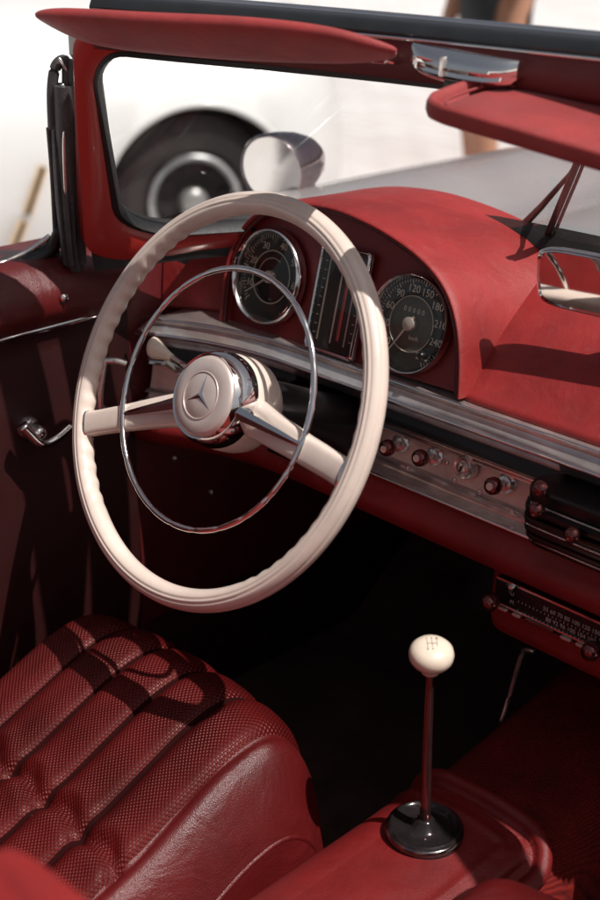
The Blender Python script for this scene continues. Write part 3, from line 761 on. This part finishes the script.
def tun_pt(sv, y, off):
    """point on the tunnel skin: sv is the arc length across it from the crown, off lifts it along the normal"""
    z = .440+.03*max(0, y); flat = W_-RAD_; q = abs(sv); sg = 1 if sv > 0 else -1
    if q <= flat: p, n = V((XT+sv, y, z+.004*max(0, 1-(q/flat)**2))), Z
    else:
        a = min((q-flat)/RAD_, math.pi/2); r = max(0, q-flat-RAD_*math.pi/2)
        p = V((XT+sg*(flat+RAD_*s_(a)), y, z-RAD_+RAD_*c_(a)-r)); n = V((sg*s_(a), 0, c_(a)))
    return p+n*off
m = BM(); rows = []; y1c, y0c, s0c, s1c, rc_c = .096, -1.05, -.20, .092, .055
def cov_off(sv, y):
    dx = s1c-sv; dy = y1c-y
    d = min(dx, dy)
    if dx < rc_c and dy < rc_c: d = rc_c-math.hypot(rc_c-dx, rc_c-dy)
    if d < 0: return -.004
    if d < .016: h = .013*math.sqrt(max(0, 1-((d-.008)/.0085)**2))**.7+.001
    elif d < .024: h = .001
    else: h = .0075*min(1, (d-.024)/.006)
    h += .0018*math.exp(-((d-.046)/.006)**2)
    return h
ys = [y0c+(-.16-y0c)*i/8 for i in range(8)]+[-.16+(y1c+.004+.16)*i/240 for i in range(241)]
ss = [s0c+(s1c+.004-s0c)*i/270 for i in range(271)]
for y in ys: rows.append([tun_pt(q, y, cov_off(q, y)) for q in ss])
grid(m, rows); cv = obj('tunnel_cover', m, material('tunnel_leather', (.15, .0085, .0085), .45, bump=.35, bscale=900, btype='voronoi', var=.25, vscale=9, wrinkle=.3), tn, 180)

# ---- gear lever
dark_chrome = material('dark_chrome', (.22, .18, .175), .18, metal=1, var=.35, vscale=50)
GB = V((-.088, .003, .4500))
m = BM(); lathe(m, [(.0375, -.004), (.0385, .004), (.0370, .010), (.0340, .0125), (.0325, .0105), (.020, .0085), (.012, .010), (.009, .018), (.006, .020)], GB, Z, 56)
gl_ = obj('gear_lever', m, material('dark_polished_metal', (.035, .028, .028), .12, metal=.6, var=.3, vscale=50), car, 60)
m = BM(); lathe(m, [(.0384, .0035), (.0390, .006), (.0378, .0095), (.0366, .0098)], GB, Z, 56, cap=False); obj('base_ring', m, dark_chrome, gl_, 60)
KN = at(431.5, 654, x=-.094)
m = BM(); tube(m, smooth_path([GB+Z*.012, GB+Z*.06+V((-.001, 0, 0)), KN-Z*.06, KN-Z*.014], 6), lambda t: .0058-.0022*t, 16); obj('lever_rod', m, stem_red, gl_, 180)
m = BM(); kax = (V((.10, -.10, 1))).normalized()
lathe(m, [(.0045, -.0215), (.0088, -.021), (.0094, -.017), (.0082, -.0135), (.0120, -.0124), (.0172, -.0098), (.0205, -.0048), (.0212, .0004), (.0199, .0056), (.0162, .0096), (.0105, .0120), (.005, .0129), (0, .0130)], KN, kax, 48)
obj('gear_knob', m, cream2, gl_, 180)
m = BM(); kx = (RT-kax*RT.dot(kax)).normalized(); ky = kax.cross(kx); eng = KN+kax*.0130
for dx in (-.0045, 0, .0045): tube(m, [eng+kx*dx+ky*.004-kax*(.0002+9*dx*dx), eng+kx*dx-ky*.004-kax*(.0002+9*dx*dx)], .0005, 6)
tube(m, [eng-kx*.0045-kax*.0002, eng+kx*.0045-kax*.0002], .0005, 6)
text_into(m, '1', eng-kx*.0045+ky*.0068-kax*.0003, kx, ky, .0042); text_into(m, '3', eng+ky*.0068-kax*.0003, kx, ky, .0042); text_into(m, 'R', eng+kx*.0048+ky*.0068-kax*.0003, kx, ky, .0042)
text_into(m, '2', eng-kx*.0045-ky*.0068-kax*.0003, kx, ky, .0042); text_into(m, '4', eng-ky*.0068-kax*.0003, kx, ky, .0042)
obj('shift_pattern', m, material('engraved_grey', (.22, .17, .14), .6), gl_, 60)
# chrome rod beside the tunnel
m = BM(); tube(m, smooth_path([at(501, 722, x=-.172), at(510, 694, x=-.172), at(521, 656, x=-.168), at(526, 650, x=-.160), at(533, 651, x=-.15)], 6), .0028, 10); obj('handbrake_rod', m, dull_chrome, car, 180)

# ---- seats
def lerp_tab(tab, v):
    for (a, b), (c, d) in zip(tab, tab[1:]):
        if a <= v <= c: return b+(d-b)*(v-a)/(c-a)
    return tab[-1][1] if v > tab[-1][0] else tab[0][1]
PR = smooth_path([V((a+.022, b+(.016 if b > .36 else 0), 0)) for a, b, _ in [(-.012, .335, 0), (-.020, .375, 0), (-.032, .430, 0), (-.050, .470, 0), (-.080, .490, 0), (-.125, .484, 0), (-.18, .462, 0), (-.25, .432, 0), (-.33, .405, 0), (-.42, .385, 0), (-.50, .375, 0)]], 10)
GW_ = .0642
def seat(name, xc, label):
    hw = .208; nu = 150; m = BM(); rows = []; uvs = {}
    grooves = [-.170+GW_*k for k in range(6)]
    arc = 0; prev = None; cols = len(PR)
    for i, p in enumerate(PR):
        if prev is not None: arc += (p-prev).length
        prev = p; row = []
        tng = (PR[min(cols-1, i+1)]-PR[max(0, i-1)]).normalized(); nr = V((tng.y, -tng.x, 0))   # in (y,z) plane
        if nr.y < 0: nr = -nr
        for j in range(nu+1):
            u = -1+2*j/nu; xx = u*hw
            edge = abs(u)
            drop = 0 if edge < .76 else -.085*((edge-.76)/.24)**1.7
            dome = .014*(1-u*u)
            frontpull = .030*edge**4
            b = 0
            if grooves[0] < xx < grooves[-1] and xc < 0:
                f = ((xx-grooves[0])/GW_) % 1; b = .0115*(1-abs(2*f-1)**4.2)
                # tucked cross seam
                d0 = arc-(.385+.006*math.sin(xx*90)); b -= .009*math.exp(-(d0/.007)**2); b += .002*math.exp(-((abs(d0)-.018)/.010)**2)
                b += .0003*math.sin(arc*38+int((xx-grooves[0])/GW_)*1.9)
            else:
                d1 = min(abs(xx-grooves[0]), abs(xx-grooves[-1])); b = .006*min(1, d1/.02)**.6+.0014*math.sin(arc*38+u*5)
            fade = min(1, max(0, (arc-.02)/.10)); b *= fade
            yy, zz = p.x-frontpull+nr.x*(b+dome), p.y+nr.y*(b+dome)+drop*(.4+.6*fade)
            v_ = m.verts.new(V((xc+xx, yy, zz))); row.append(v_); uvs[v_] = (xx, arc)
        rows.append(row)
    uv = m.loops.layers.uv.verify()
    for i in range(len(rows)-1):
        for j in range(nu):
            f = m.faces.new((rows[i][j], rows[i][j+1], rows[i+1][j+1], rows[i+1][j]))
            xm = (-1+2*(j+.5)/nu)*hw
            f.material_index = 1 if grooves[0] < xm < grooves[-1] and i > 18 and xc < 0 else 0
            if f.material_index == 1 and min(abs(xm-g0) for g0 in grooves) < .0026: f.material_index = 2  # narrow strips at the grooves get the painted shadow
            for l in f.loops: l[uv].uv = uvs[l.vert]
    # skirt
    right = [r[-1] for r in rows]; left = [r[0] for r in rows]
    edge_r = [v_.co.copy() for v_ in right]
    for side, sgn in ((right, 1), (left, -1)):
        bt = [m.verts.new(V((v_.co.x+sgn*.006, v_.co.y, min(v_.co.z, .33)))) for v_ in side]
        for i in range(len(side)-1): m.faces.new((side[i], side[i+1], bt[i+1], bt[i]))
    s = obj(name, m, [red, perf, groove_shade_m], car, 180, label=label)
    for sgn in (1, -1):
        e = [V((p.x-sgn*.004, p.y, p.z+.003)) for p in (edge_r if sgn > 0 else [V((2*xc-p.x, p.y, p.z)) for p in edge_r])]
        t = BM(); tube(t, e[20:], .0042, 8); obj('piping', t, red, s, 180)
    # backrest
    t = BM(); rows = []
    for k in range(13):
        h = k/12; z = .37+.46*h; w = .210*(1-.25*max(0, h-.75)/.25*max(0, h-.75)/.25); y = -.300-.20*h; th = .045*math.sqrt(max(.02, 1-max(0, h-.8)**2/.045)); sec = []
        for q in range(28):
            a = 2*math.pi*q/28; cx, sx = c_(a), s_(a)
            sec.append(V((xc+w*(abs(cx)**.45)*(1 if cx > 0 else -1), y-th+th*(abs(sx)**.6)*(1 if sx > 0 else -1), z)))
        rows.append(sec)
    grid(t, rows, closed_u=True, cap=True); obj('backrest', t, dash_red, s, 180)
    for sx in (-1, 1):
        t = BM(); box(t, V((xc+sx*.17, -.25, .30)), X, Y, Z, .02, .52, .03, .004); obj('seat_rail', t, dull_chrome, s)
    return s
seat('driver_seat', -.400, 'red pleated perforated leather seat in front of the steering wheel')
seat('passenger_seat', .195, 'smooth red seat edge with piping, cut off at the bottom right')

# ---- rear-view mirror on the dash
MP = at(630, 292, d=1.16); mn = V((.10, -1, -.07)).normalized(); mx_, my_, _ = frame(mn)
if mx_.x < 0: mx_, my_ = -mx_, -my_
if my_.z < 0: my_ = -my_
A = on(538, 243, MP, mn); Bq = on(536, 289, MP, mn)
hw_ = .098; hh_ = .030
def mir(k, off, tp=1):
    o = []
    for i in range(64):
        q_ = 2*math.pi*i/64; cx, sx = c_(q_), s_(q_)
        a = (abs(cx)**.26)*(1 if cx > 0 else -1); b = (abs(sx)**.34)*(1 if sx > 0 else -1)
        o.append((a*(hw_-k)*(1-.025*(b < 0)), b*(hh_-k)))
    return [MP+mx_*a+my_*b+mn*off for a, b in o]
m = BM(); grid(m, [mir(.010, -.016), mir(.003, -.011), mir(0, -.003), mir(-.0005, .002), mir(.0008, .0048), mir(.0025, .0056), mir(.0042, .003)], closed_u=True, cap=False)
v = [m.verts.new(p) for p in mir(.010, -.016)]; m.faces.new(v)
rm = obj('rear_view_mirror', m, chrome, car, 50)
m = BM(); v = [m.verts.new(p) for p in mir(.0038, .0034)]; m.faces.new(v)
obj('mirror_glass', m, material('mirror_silvering', (.82, .80, .79), .03, metal=1, var=.01, rvar=.01), rm)
m = BM(); tube(m, smooth_path([MP-mn*.014-my_*.008, MP-mn*.022-my_*.035, MP-mn*.05-my_*.07, MP-mn*.07-my_*.10], 6), .006, 12); obj('mirror_stalk', m, black, rm, 180)

# ---- bonnet, wing mirror, wiper
m = BM(); rows = []
NX = 40
for i in range(26):
    y = .415+1.75*i/25; row = []
    for j in range(NX+1):
        u = -1+2*j/NX; x = .78*u
        z = .925-.05*((y-.415)/1.75)**1.6
        a = abs(u); z += .016*math.exp(-((a-.80)/.10)**2)-.020*math.exp(-((a-.60)/.09)**2)+.014*(1-(a/.6)**2 if a < .6 else 0)
        if a > .90: z -= .06*((a-.90)/.10)**2
        row.append(V((x, y+(.03*(1-a) if i == 0 else 0)-(.28*a**3 if i < 2 and a > .55 else 0), z)))
    rows.append(row)
rows.append([V((p.x, p.y+.02, p.z-.25)) for p in rows[-1]])
vs = grid(m, rows)
for col in (0, NX):
    e = [r[col] for r in vs]; bt = [m.verts.new(V((v_.co.x*1.03, v_.co.y, .45))) for v_ in e]
    for i in range(len(e)-1): m.faces.new((e[i], e[i+1], bt[i+1], bt[i]))
bon = obj('bonnet', m, silver, car, 50, label='silver grey bonnet and wings beyond the windscreen')
WM = at(272, 170, x=-.73); wmn = (CAM-WM); wmn.z *= .35; wmn.normalize()
wmn = (wmn+V((-.15, -.1, 0))).normalized()
wax = wmn-RT*.42; wax.z = -.14; wax.normalize()
m = BM(); WR = 1.1
lathe(m, [(a_*WR, b_) for a_, b_ in ((.0410, .001), (.0440, .004), (.0455, .000), (.0452, -.006), (.0435, -.018), (.039, -.036), (.031, -.054), (.020, -.068), (.008, -.075), (0, -.077))], WM, wax, 48)
for v_ in m.verts:
    h = (v_.co-WM).dot(wax)
    if h < 0: v_.co += RT*(-h)*.30
wm = obj('wing_mirror', m, material('smoked_chrome', (.34, .29, .30), .12, metal=1, var=.15, vscale=60), car, 50)
m = BM(); lathe(m, [(.0415*WR, .0005), (.0415*WR, .0012), (0, .0030)], WM, wax, 48); obj('mirror_glass', m, material('bright_mirror', (.93, .92, .90), .14, metal=.85, var=.01), wm, 40)
m = BM(); b0 = WM-wmn*.03-Z*.02; tube(m, smooth_path([b0, b0+V((.01, .02, -.035)), V((b0.x+.02, b0.y+.03, .915))], 5), lambda t: .008+.006*t, 14); obj('mirror_foot', m, chrome, wm, 180)
m = BM(); lathe(m, [(.014, -.004), (.013, .012), (.008, .018), (0, .020)], at(509, 243, y=.385), V((0, .3, 1)), 20)
tube(m, [at(509, 240, y=.385), at(541, 207, y=.372), at(570, 174, y=.352), at(586, 150, y=.34)], lambda t: .0055-.0030*min(1, t*1.6), 10)
dark_metal = material('dark_wiper_metal', (.045, .032, .03), .35, metal=.3, var=.3)
wip = obj('wiper', m, dark_metal, car, 60)
m = BM(); pth = [at(548, 234, y=.365), at(560, 205, y=.352), at(572, 176, y=.338), at(586, 140, y=.325)]
tube(m, smooth_path(pth, 6), .0042, 8, flat=.8); obj('wiper_blade', m, rubber, wip, 180)
m = BM(); tube(m, smooth_path([p+V((.006, .004, .002)) for p in pth], 6), .0020, 8); obj('blade_spine', m, rubber_grey, wip, 180)

# ------------------------------------------------------------------ surroundings
def struct(name, bm, mat):
    o = obj(name, bm, mat, None, 180); o['kind'] = 'structure'; return o
def ground_mat():
    m, nt, b = nodes_of('pale_paving'); L = nt.links.new
    tc = N(nt, 'ShaderNodeTexCoord'); nz = N(nt, 'ShaderNodeTexNoise', Scale=.9, Detail=8., Roughness=.65); L(tc.outputs['Object'], nz.inputs['Vector'])
    br = N(nt, 'ShaderNodeTexBrick', Scale=1.6); br.inputs['Color1'].default_value = (.76, .74, .73, 1); br.inputs['Color2'].default_value = (.70, .675, .66, 1); br.inputs['Mortar'].default_value = (.5, .46, .44, 1)
    br.inputs['Mortar Size'].default_value = .012; L(tc.outputs['Object'], br.inputs['Vector'])
    r = ramp(nt, nz.outputs['Fac'], [(.3, (.80, .76, .74)), (.7, (1, 1, 1))])
    mx = N(nt, 'ShaderNodeMix', data_type='RGBA', blend_type='MULTIPLY'); mx.inputs[0].default_value = 1
    L(br.outputs['Color'], mx.inputs[6]); L(r.outputs[0], mx.inputs[7]); L(mx.outputs[2], b.inputs['Base Color']); b.inputs['Roughness'].default_value = .8
    return m
m = BM(); n_ = 20
grid(m, [[V((-150+300*i/n_, -150+300*j/n_, 0)) for i in range(n_+1)] for j in range(n_+1)]); struct('pavement', m, ground_mat())

# white parked car with a dark wheel arch
GW = V((-2.785, 1.95, .32)); CN = V((.90, -.436, 0)).normalized(); CT = V((-CN.y, CN.x, 0))
def cp(t, z, o=0): return V((GW.x, GW.y, 0))+CT*t+CN*o+Z*z
wcar = thing('parked_car', 'white parked car seen through the windscreen, dark front wheel in its arch', 'car', (GW.x, GW.y, 0))
m = BM(); rows = []
for t_ in [-3.4+4.02*i/46 for i in range(47)]:
    e = max(0, (t_-.28)/.34); e2 = max(0, (-3.0-t_)/.4)
    k = math.sqrt(max(.03, 1-min(1, e)**2.2))*math.sqrt(max(.03, 1-min(1, e2)**2))
    top = .98+.02*math.sin(t_)
    sec = []
    for a, b_ in ((.02, .20), (.05, .26), (.07, .42), (.06, .60), (.0, .74), (-.12, .85), (-.30, .93), (-.55, .98), (-.85, 1.0), (-1.15, .98), (-1.4, .93), (-1.6, .8), (-1.7, .6), (-1.7, .2)):
        sec.append(cp(t_, .2+(b_-.2)*(.75+.25*k), -.85+(a+.85)*(.55+.45*k)))
    rows.append(sec)
grid(m, rows, closed_u=True, cap=True)
body = obj('body', m, [white_paint, arch_dark], wcar, 180)
ct = BM(); lathe(ct, [(.342, -.42), (.342, .3)], cp(0, .32, 0), CN, 64)
cut = obj('cutter', ct, [white_paint, arch_dark], None, 180)
for p in cut.data.polygons: p.material_index = 1
md = body.modifiers.new('b', 'BOOLEAN'); md.object = cut; md.operation = 'DIFFERENCE'; md.solver = 'EXACT'
try: md.material_mode = 'INDEX'
except Exception: pass
dg = bpy.context.evaluated_depsgraph_get(); dg.update()
nm = bpy.data.meshes.new_from_object(body.evaluated_get(dg)); body.modifiers.clear(); body.data = nm
nm.set_sharp_from_angle(angle=R(40))
bpy.data.objects.remove(cut)
m = BM(); tube(m, [cp(.346*c_(R(a)), .32+.346*s_(R(a)), .072-.10*max(0, s_(R(a))-.9)) for a in range(-15, 200, 5)], .010, 8); obj('arch_lip', m, white_paint, wcar, 180)
def car_wheel(t_, o=0.0):
    P = cp(t_, .32, o)
    m = BM(); lathe(m, [(.19, -.19), (.27, -.20), (.295, -.18), (.303, -.14), (.303, -.06), (.296, -.015), (.27, .0), (.24, .006), (.235, .002), (.21, .002), (.18, -.012), (.165, -.03)], P, CN, 64, cap=False)
    w = obj('wheel', m, tyre_m, wcar, 40)
    m = BM(); lathe(m, [(.168, -.02), (.166, -.004), (.158, .001), (.146, -.008), (.140, -.03), (.128, -.05), (.10, -.055), (.06, -.05)], P, CN, 48, cap=False)
    for f in m.faces:
        if max((v_.co-P-CN*(v_.co-P).dot(CN)).length for v_ in f.verts) < .142: f.material_index = 1
    obj('rim', m, [material('rim_silver', (.5, .5, .5), .3, metal=.7), arch_dark], w, 50)
    m = BM(); lathe(m, [(.055, -.06), (.052, -.03), (.04, -.014), (.02, -.006), (0, -.005)], P, CN, 40); obj('hub_cap', m, pill_grey, w, 60)
    for k in range(8):
        m = BM(); a = R(45*k+10); q = P+Z*.112*s_(a)+CT*.112*c_(a)-CN*.038; lathe(m, [(.018, -.01), (.017, .001), (0, .002)], q, CN, 14)
        obj('rim_slot', m, arch_dark, w)
car_wheel(0, -.02)
# dark side trim strips with tan edging, far left
for (x0, y0, x1, y1), nm_ in (((43, 166, 27, 214), 'side_strip'), ((24, 221, 9, 258), 'side_strip')):
    P0 = V((GW.x, GW.y, 0))+CN*.085
    a, b_ = on(x0, y0, P0, CN), on(x1, y1, P0, CN); d_ = (b_-a).normalized(); w_ = CN.cross(d_)
    m = BM(); slab(m, [a+w_*.016, b_+w_*.016, b_-w_*.016, a-w_*.016], CN*.010, bevel=.003); s0 = obj('side_strip', m, tan, wcar)
    m = BM(); slab(m, [a+w_*.007+CN*.011, b_+w_*.007+CN*.011, b_-w_*.007+CN*.011, a-w_*.007+CN*.011], CN*.004); obj('strip_inlay', m, black, s0)

# pedestrian standing past the bonnet
PB = at(492, 165, d=4.75); PX, PY = PB.x, PB.y
def person(name, x, y, face, label):
    fx, fy = c_(face), s_(face)
    rt_ = V((fy, -fx, 0)); f_ = V((fx, fy, 0)); O = V((x, y, 0))
    def w(a, b, z): return O+rt_*a+f_*b+Z*z
    sk = [((0, 0, .95), .13, -1), ((0, 0, 1.10), .125, 0), ((0, .01, 1.28), .14, 1), ((0, 0, 1.42), .10, 2), ((0, .01, 1.50), .052, 3), ((0, .02, 1.58), .075, 4), ((0, .02, 1.68), .085, 5), ((0, .0, 1.74), .06, 6),
          ((.095, 0, .86), .095, 0), ((.10, .02, .68), .078, 8), ((.10, .03, .50), .056, 9), ((.105, .0, .34), .054, 10), ((.11, -.02, .10), .034, 11), ((.11, .00, .05), .036, 12), ((.12, .13, .03), .030, 13),
          ((-.095, .04, .86), .095, 0), ((-.11, .10, .68), .078, 15), ((-.115, .12, .50), .056, 16), ((-.12, .10, .34), .054, 17), ((-.125, .08, .10), .034, 18), ((-.125, .10, .05), .036, 19), ((-.13, .23, .03), .030, 20),
          ((.18, 0, 1.40), .055, 3), ((.225, -.02, 1.15), .043, 22), ((.22, .07, .92), .034, 23), ((.215, .10, .84), .03, 24),
          ((-.18, 0, 1.40), .055, 3), ((-.225, -.02, 1.15), .043, 26), ((-.22, .07, .92), .034, 27), ((-.215, .10, .84), .03, 28)]
    me = bpy.data.meshes.new(name); me.from_pydata([w(*p)-O for p, r, q in sk], [(i, q) for i, (p, r, q) in enumerate(sk) if q >= 0], [])
    o = bpy.data.objects.new(name, me); C.objects.link(o)
    md = o.modifiers.new('skin', 'SKIN'); md.use_smooth_shade = True
    for i, (p, r, q) in enumerate(sk): me.skin_vertices[0].data[i].radius = (r, r); me.skin_vertices[0].data[i].use_root = (i == 0)
    o.modifiers.new('s', 'SUBSURF').levels = 2; o.modifiers['s'].render_levels = 2
    dg = bpy.context.evaluated_depsgraph_get(); dg.update()
    nm = bpy.data.meshes.new_from_object(o.evaluated_get(dg)); o.modifiers.clear(); o.data = nm; nm.materials.clear(); nm.materials.append(skin)
    for p in nm.polygons: p.use_smooth = True
    o.location = O; o['label'] = label; o['category'] = 'person'; ORG[o.name] = O.copy()
    # clothes: offset copies of the body surface between heights
    def garment(gname, test, off, mat):
        bm = BM(); bm.from_mesh(nm); bm.normal_update()
        for v_ in bm.verts: v_.co += v_.normal*off
        bmesh.ops.delete(bm, geom=[f for f in bm.faces if not test(f.calc_center_median())], context='FACES')
        seen = set(); best = []
        for v0 in bm.verts:                       # keep the one connected piece that is the garment
            if v0 in seen: continue
            st_, comp = [v0], []; seen.add(v0)
            while st_:
                q_ = st_.pop(); comp.append(q_)
                for e_ in q_.link_edges:
                    w_ = e_.other_vert(q_)
                    if w_ not in seen: seen.add(w_); st_.append(w_)
            if len(comp) > len(best): best = comp
        keep = set(best); bmesh.ops.delete(bm, geom=[v_ for v_ in bm.verts if v_ not in keep], context='VERTS')
        bmesh.ops.translate(bm, verts=bm.verts[:], vec=O); obj(gname, bm, mat, o, 180)
    garment('shorts', lambda c: .66 < c.z < 1.06 and abs(c.dot(rt_)) < (.175 if c.z > .8 else .19) and c.dot(f_) < .2 and not (abs(c.dot(rt_)) > .15 and c.z > .72), .016, cloth)
    garment('shirt', lambda c: 1.0 < c.z < 1.47 and abs(c.dot(rt_)) < .26, .014, shirt)
    garment('hair', lambda c: c.z > 1.64 and c.dot(f_) < .05-(1.72-c.z)*.5, .012, hair)
    for sx, oy in ((.115, .05), (-.127, .15)):
        bm = BM(); rows = []
        for k, (yy, w0, h0) in enumerate(((-.10, .02, .05), (-.07, .045, .085), (.0, .05, .09), (.07, .05, .06), (.12, .045, .045), (.145, .02, .03))):
            rows.append([w(sx+w0*c_(q), oy+yy, max(.003, h0*.5+h0*.5*s_(q))) for q in [2*math.pi*j/14 for j in range(14)]])
        grid(bm, rows, closed_u=True, cap=True); obj('shoe', bm, cloth, o, 180)
    return o
person('person', PX, PY, R(250), 'bare-legged person in black shorts standing beyond the bonnet')

# ------------------------------------------------------------------ light, sky, camera
SUN = V((.47, .12, .875)).normalized()
el = math.asin(SUN.z)
w = bpy.data.worlds.new('World'); sc.world = w; w.use_nodes = True; nt = w.node_tree
sky = nt.nodes.new('ShaderNodeTexSky'); sky.sky_type = 'NISHITA'; sky.sun_disc = False
sky.sun_elevation = el; sky.sun_rotation = math.atan2(SUN.x, SUN.y)
sky.dust_density = 4.0
hs = nt.nodes.new('ShaderNodeHueSaturation'); hs.inputs['Saturation'].default_value = .45
nt.links.new(sky.outputs[0], hs.inputs['Color']); nt.links.new(hs.outputs[0], nt.nodes['Background'].inputs[0]); nt.nodes['Background'].inputs[1].default_value = .065
ld = bpy.data.lights.new('sun', 'SUN'); ld.energy = 5.0; ld.angle = R(.53); ld.color = (1, .965, .925)
lo = bpy.data.objects.new('sun', ld); C.objects.link(lo); lo.rotation_euler = SUN.to_track_quat('Z', 'Y').to_euler(); lo.location = (4, 4, 6)

cd = bpy.data.cameras.new('camera'); cam = bpy.data.objects.new('camera', cd); C.objects.link(cam)
cd.sensor_fit = 'VERTICAL'; cd.sensor_height = 36; cd.sensor_width = 24; cd.lens = 50
cd.clip_start = .02; cd.clip_end = 500
cam.matrix_world = Matrix(((RT.x, UP.x, -FW.x, CAM.x), (RT.y, UP.y, -FW.y, CAM.y), (RT.z, UP.z, -FW.z, CAM.z), (0, 0, 0, 1)))
cd.dof.use_dof = True; cd.dof.focus_distance = 1.30; cd.dof.aperture_fstop = 4.0
sc.camera = cam
sc.view_settings.view_transform = 'Standard'; sc.view_settings.look = 'None'; sc.view_settings.exposure = 0; sc.view_settings.gamma = 1
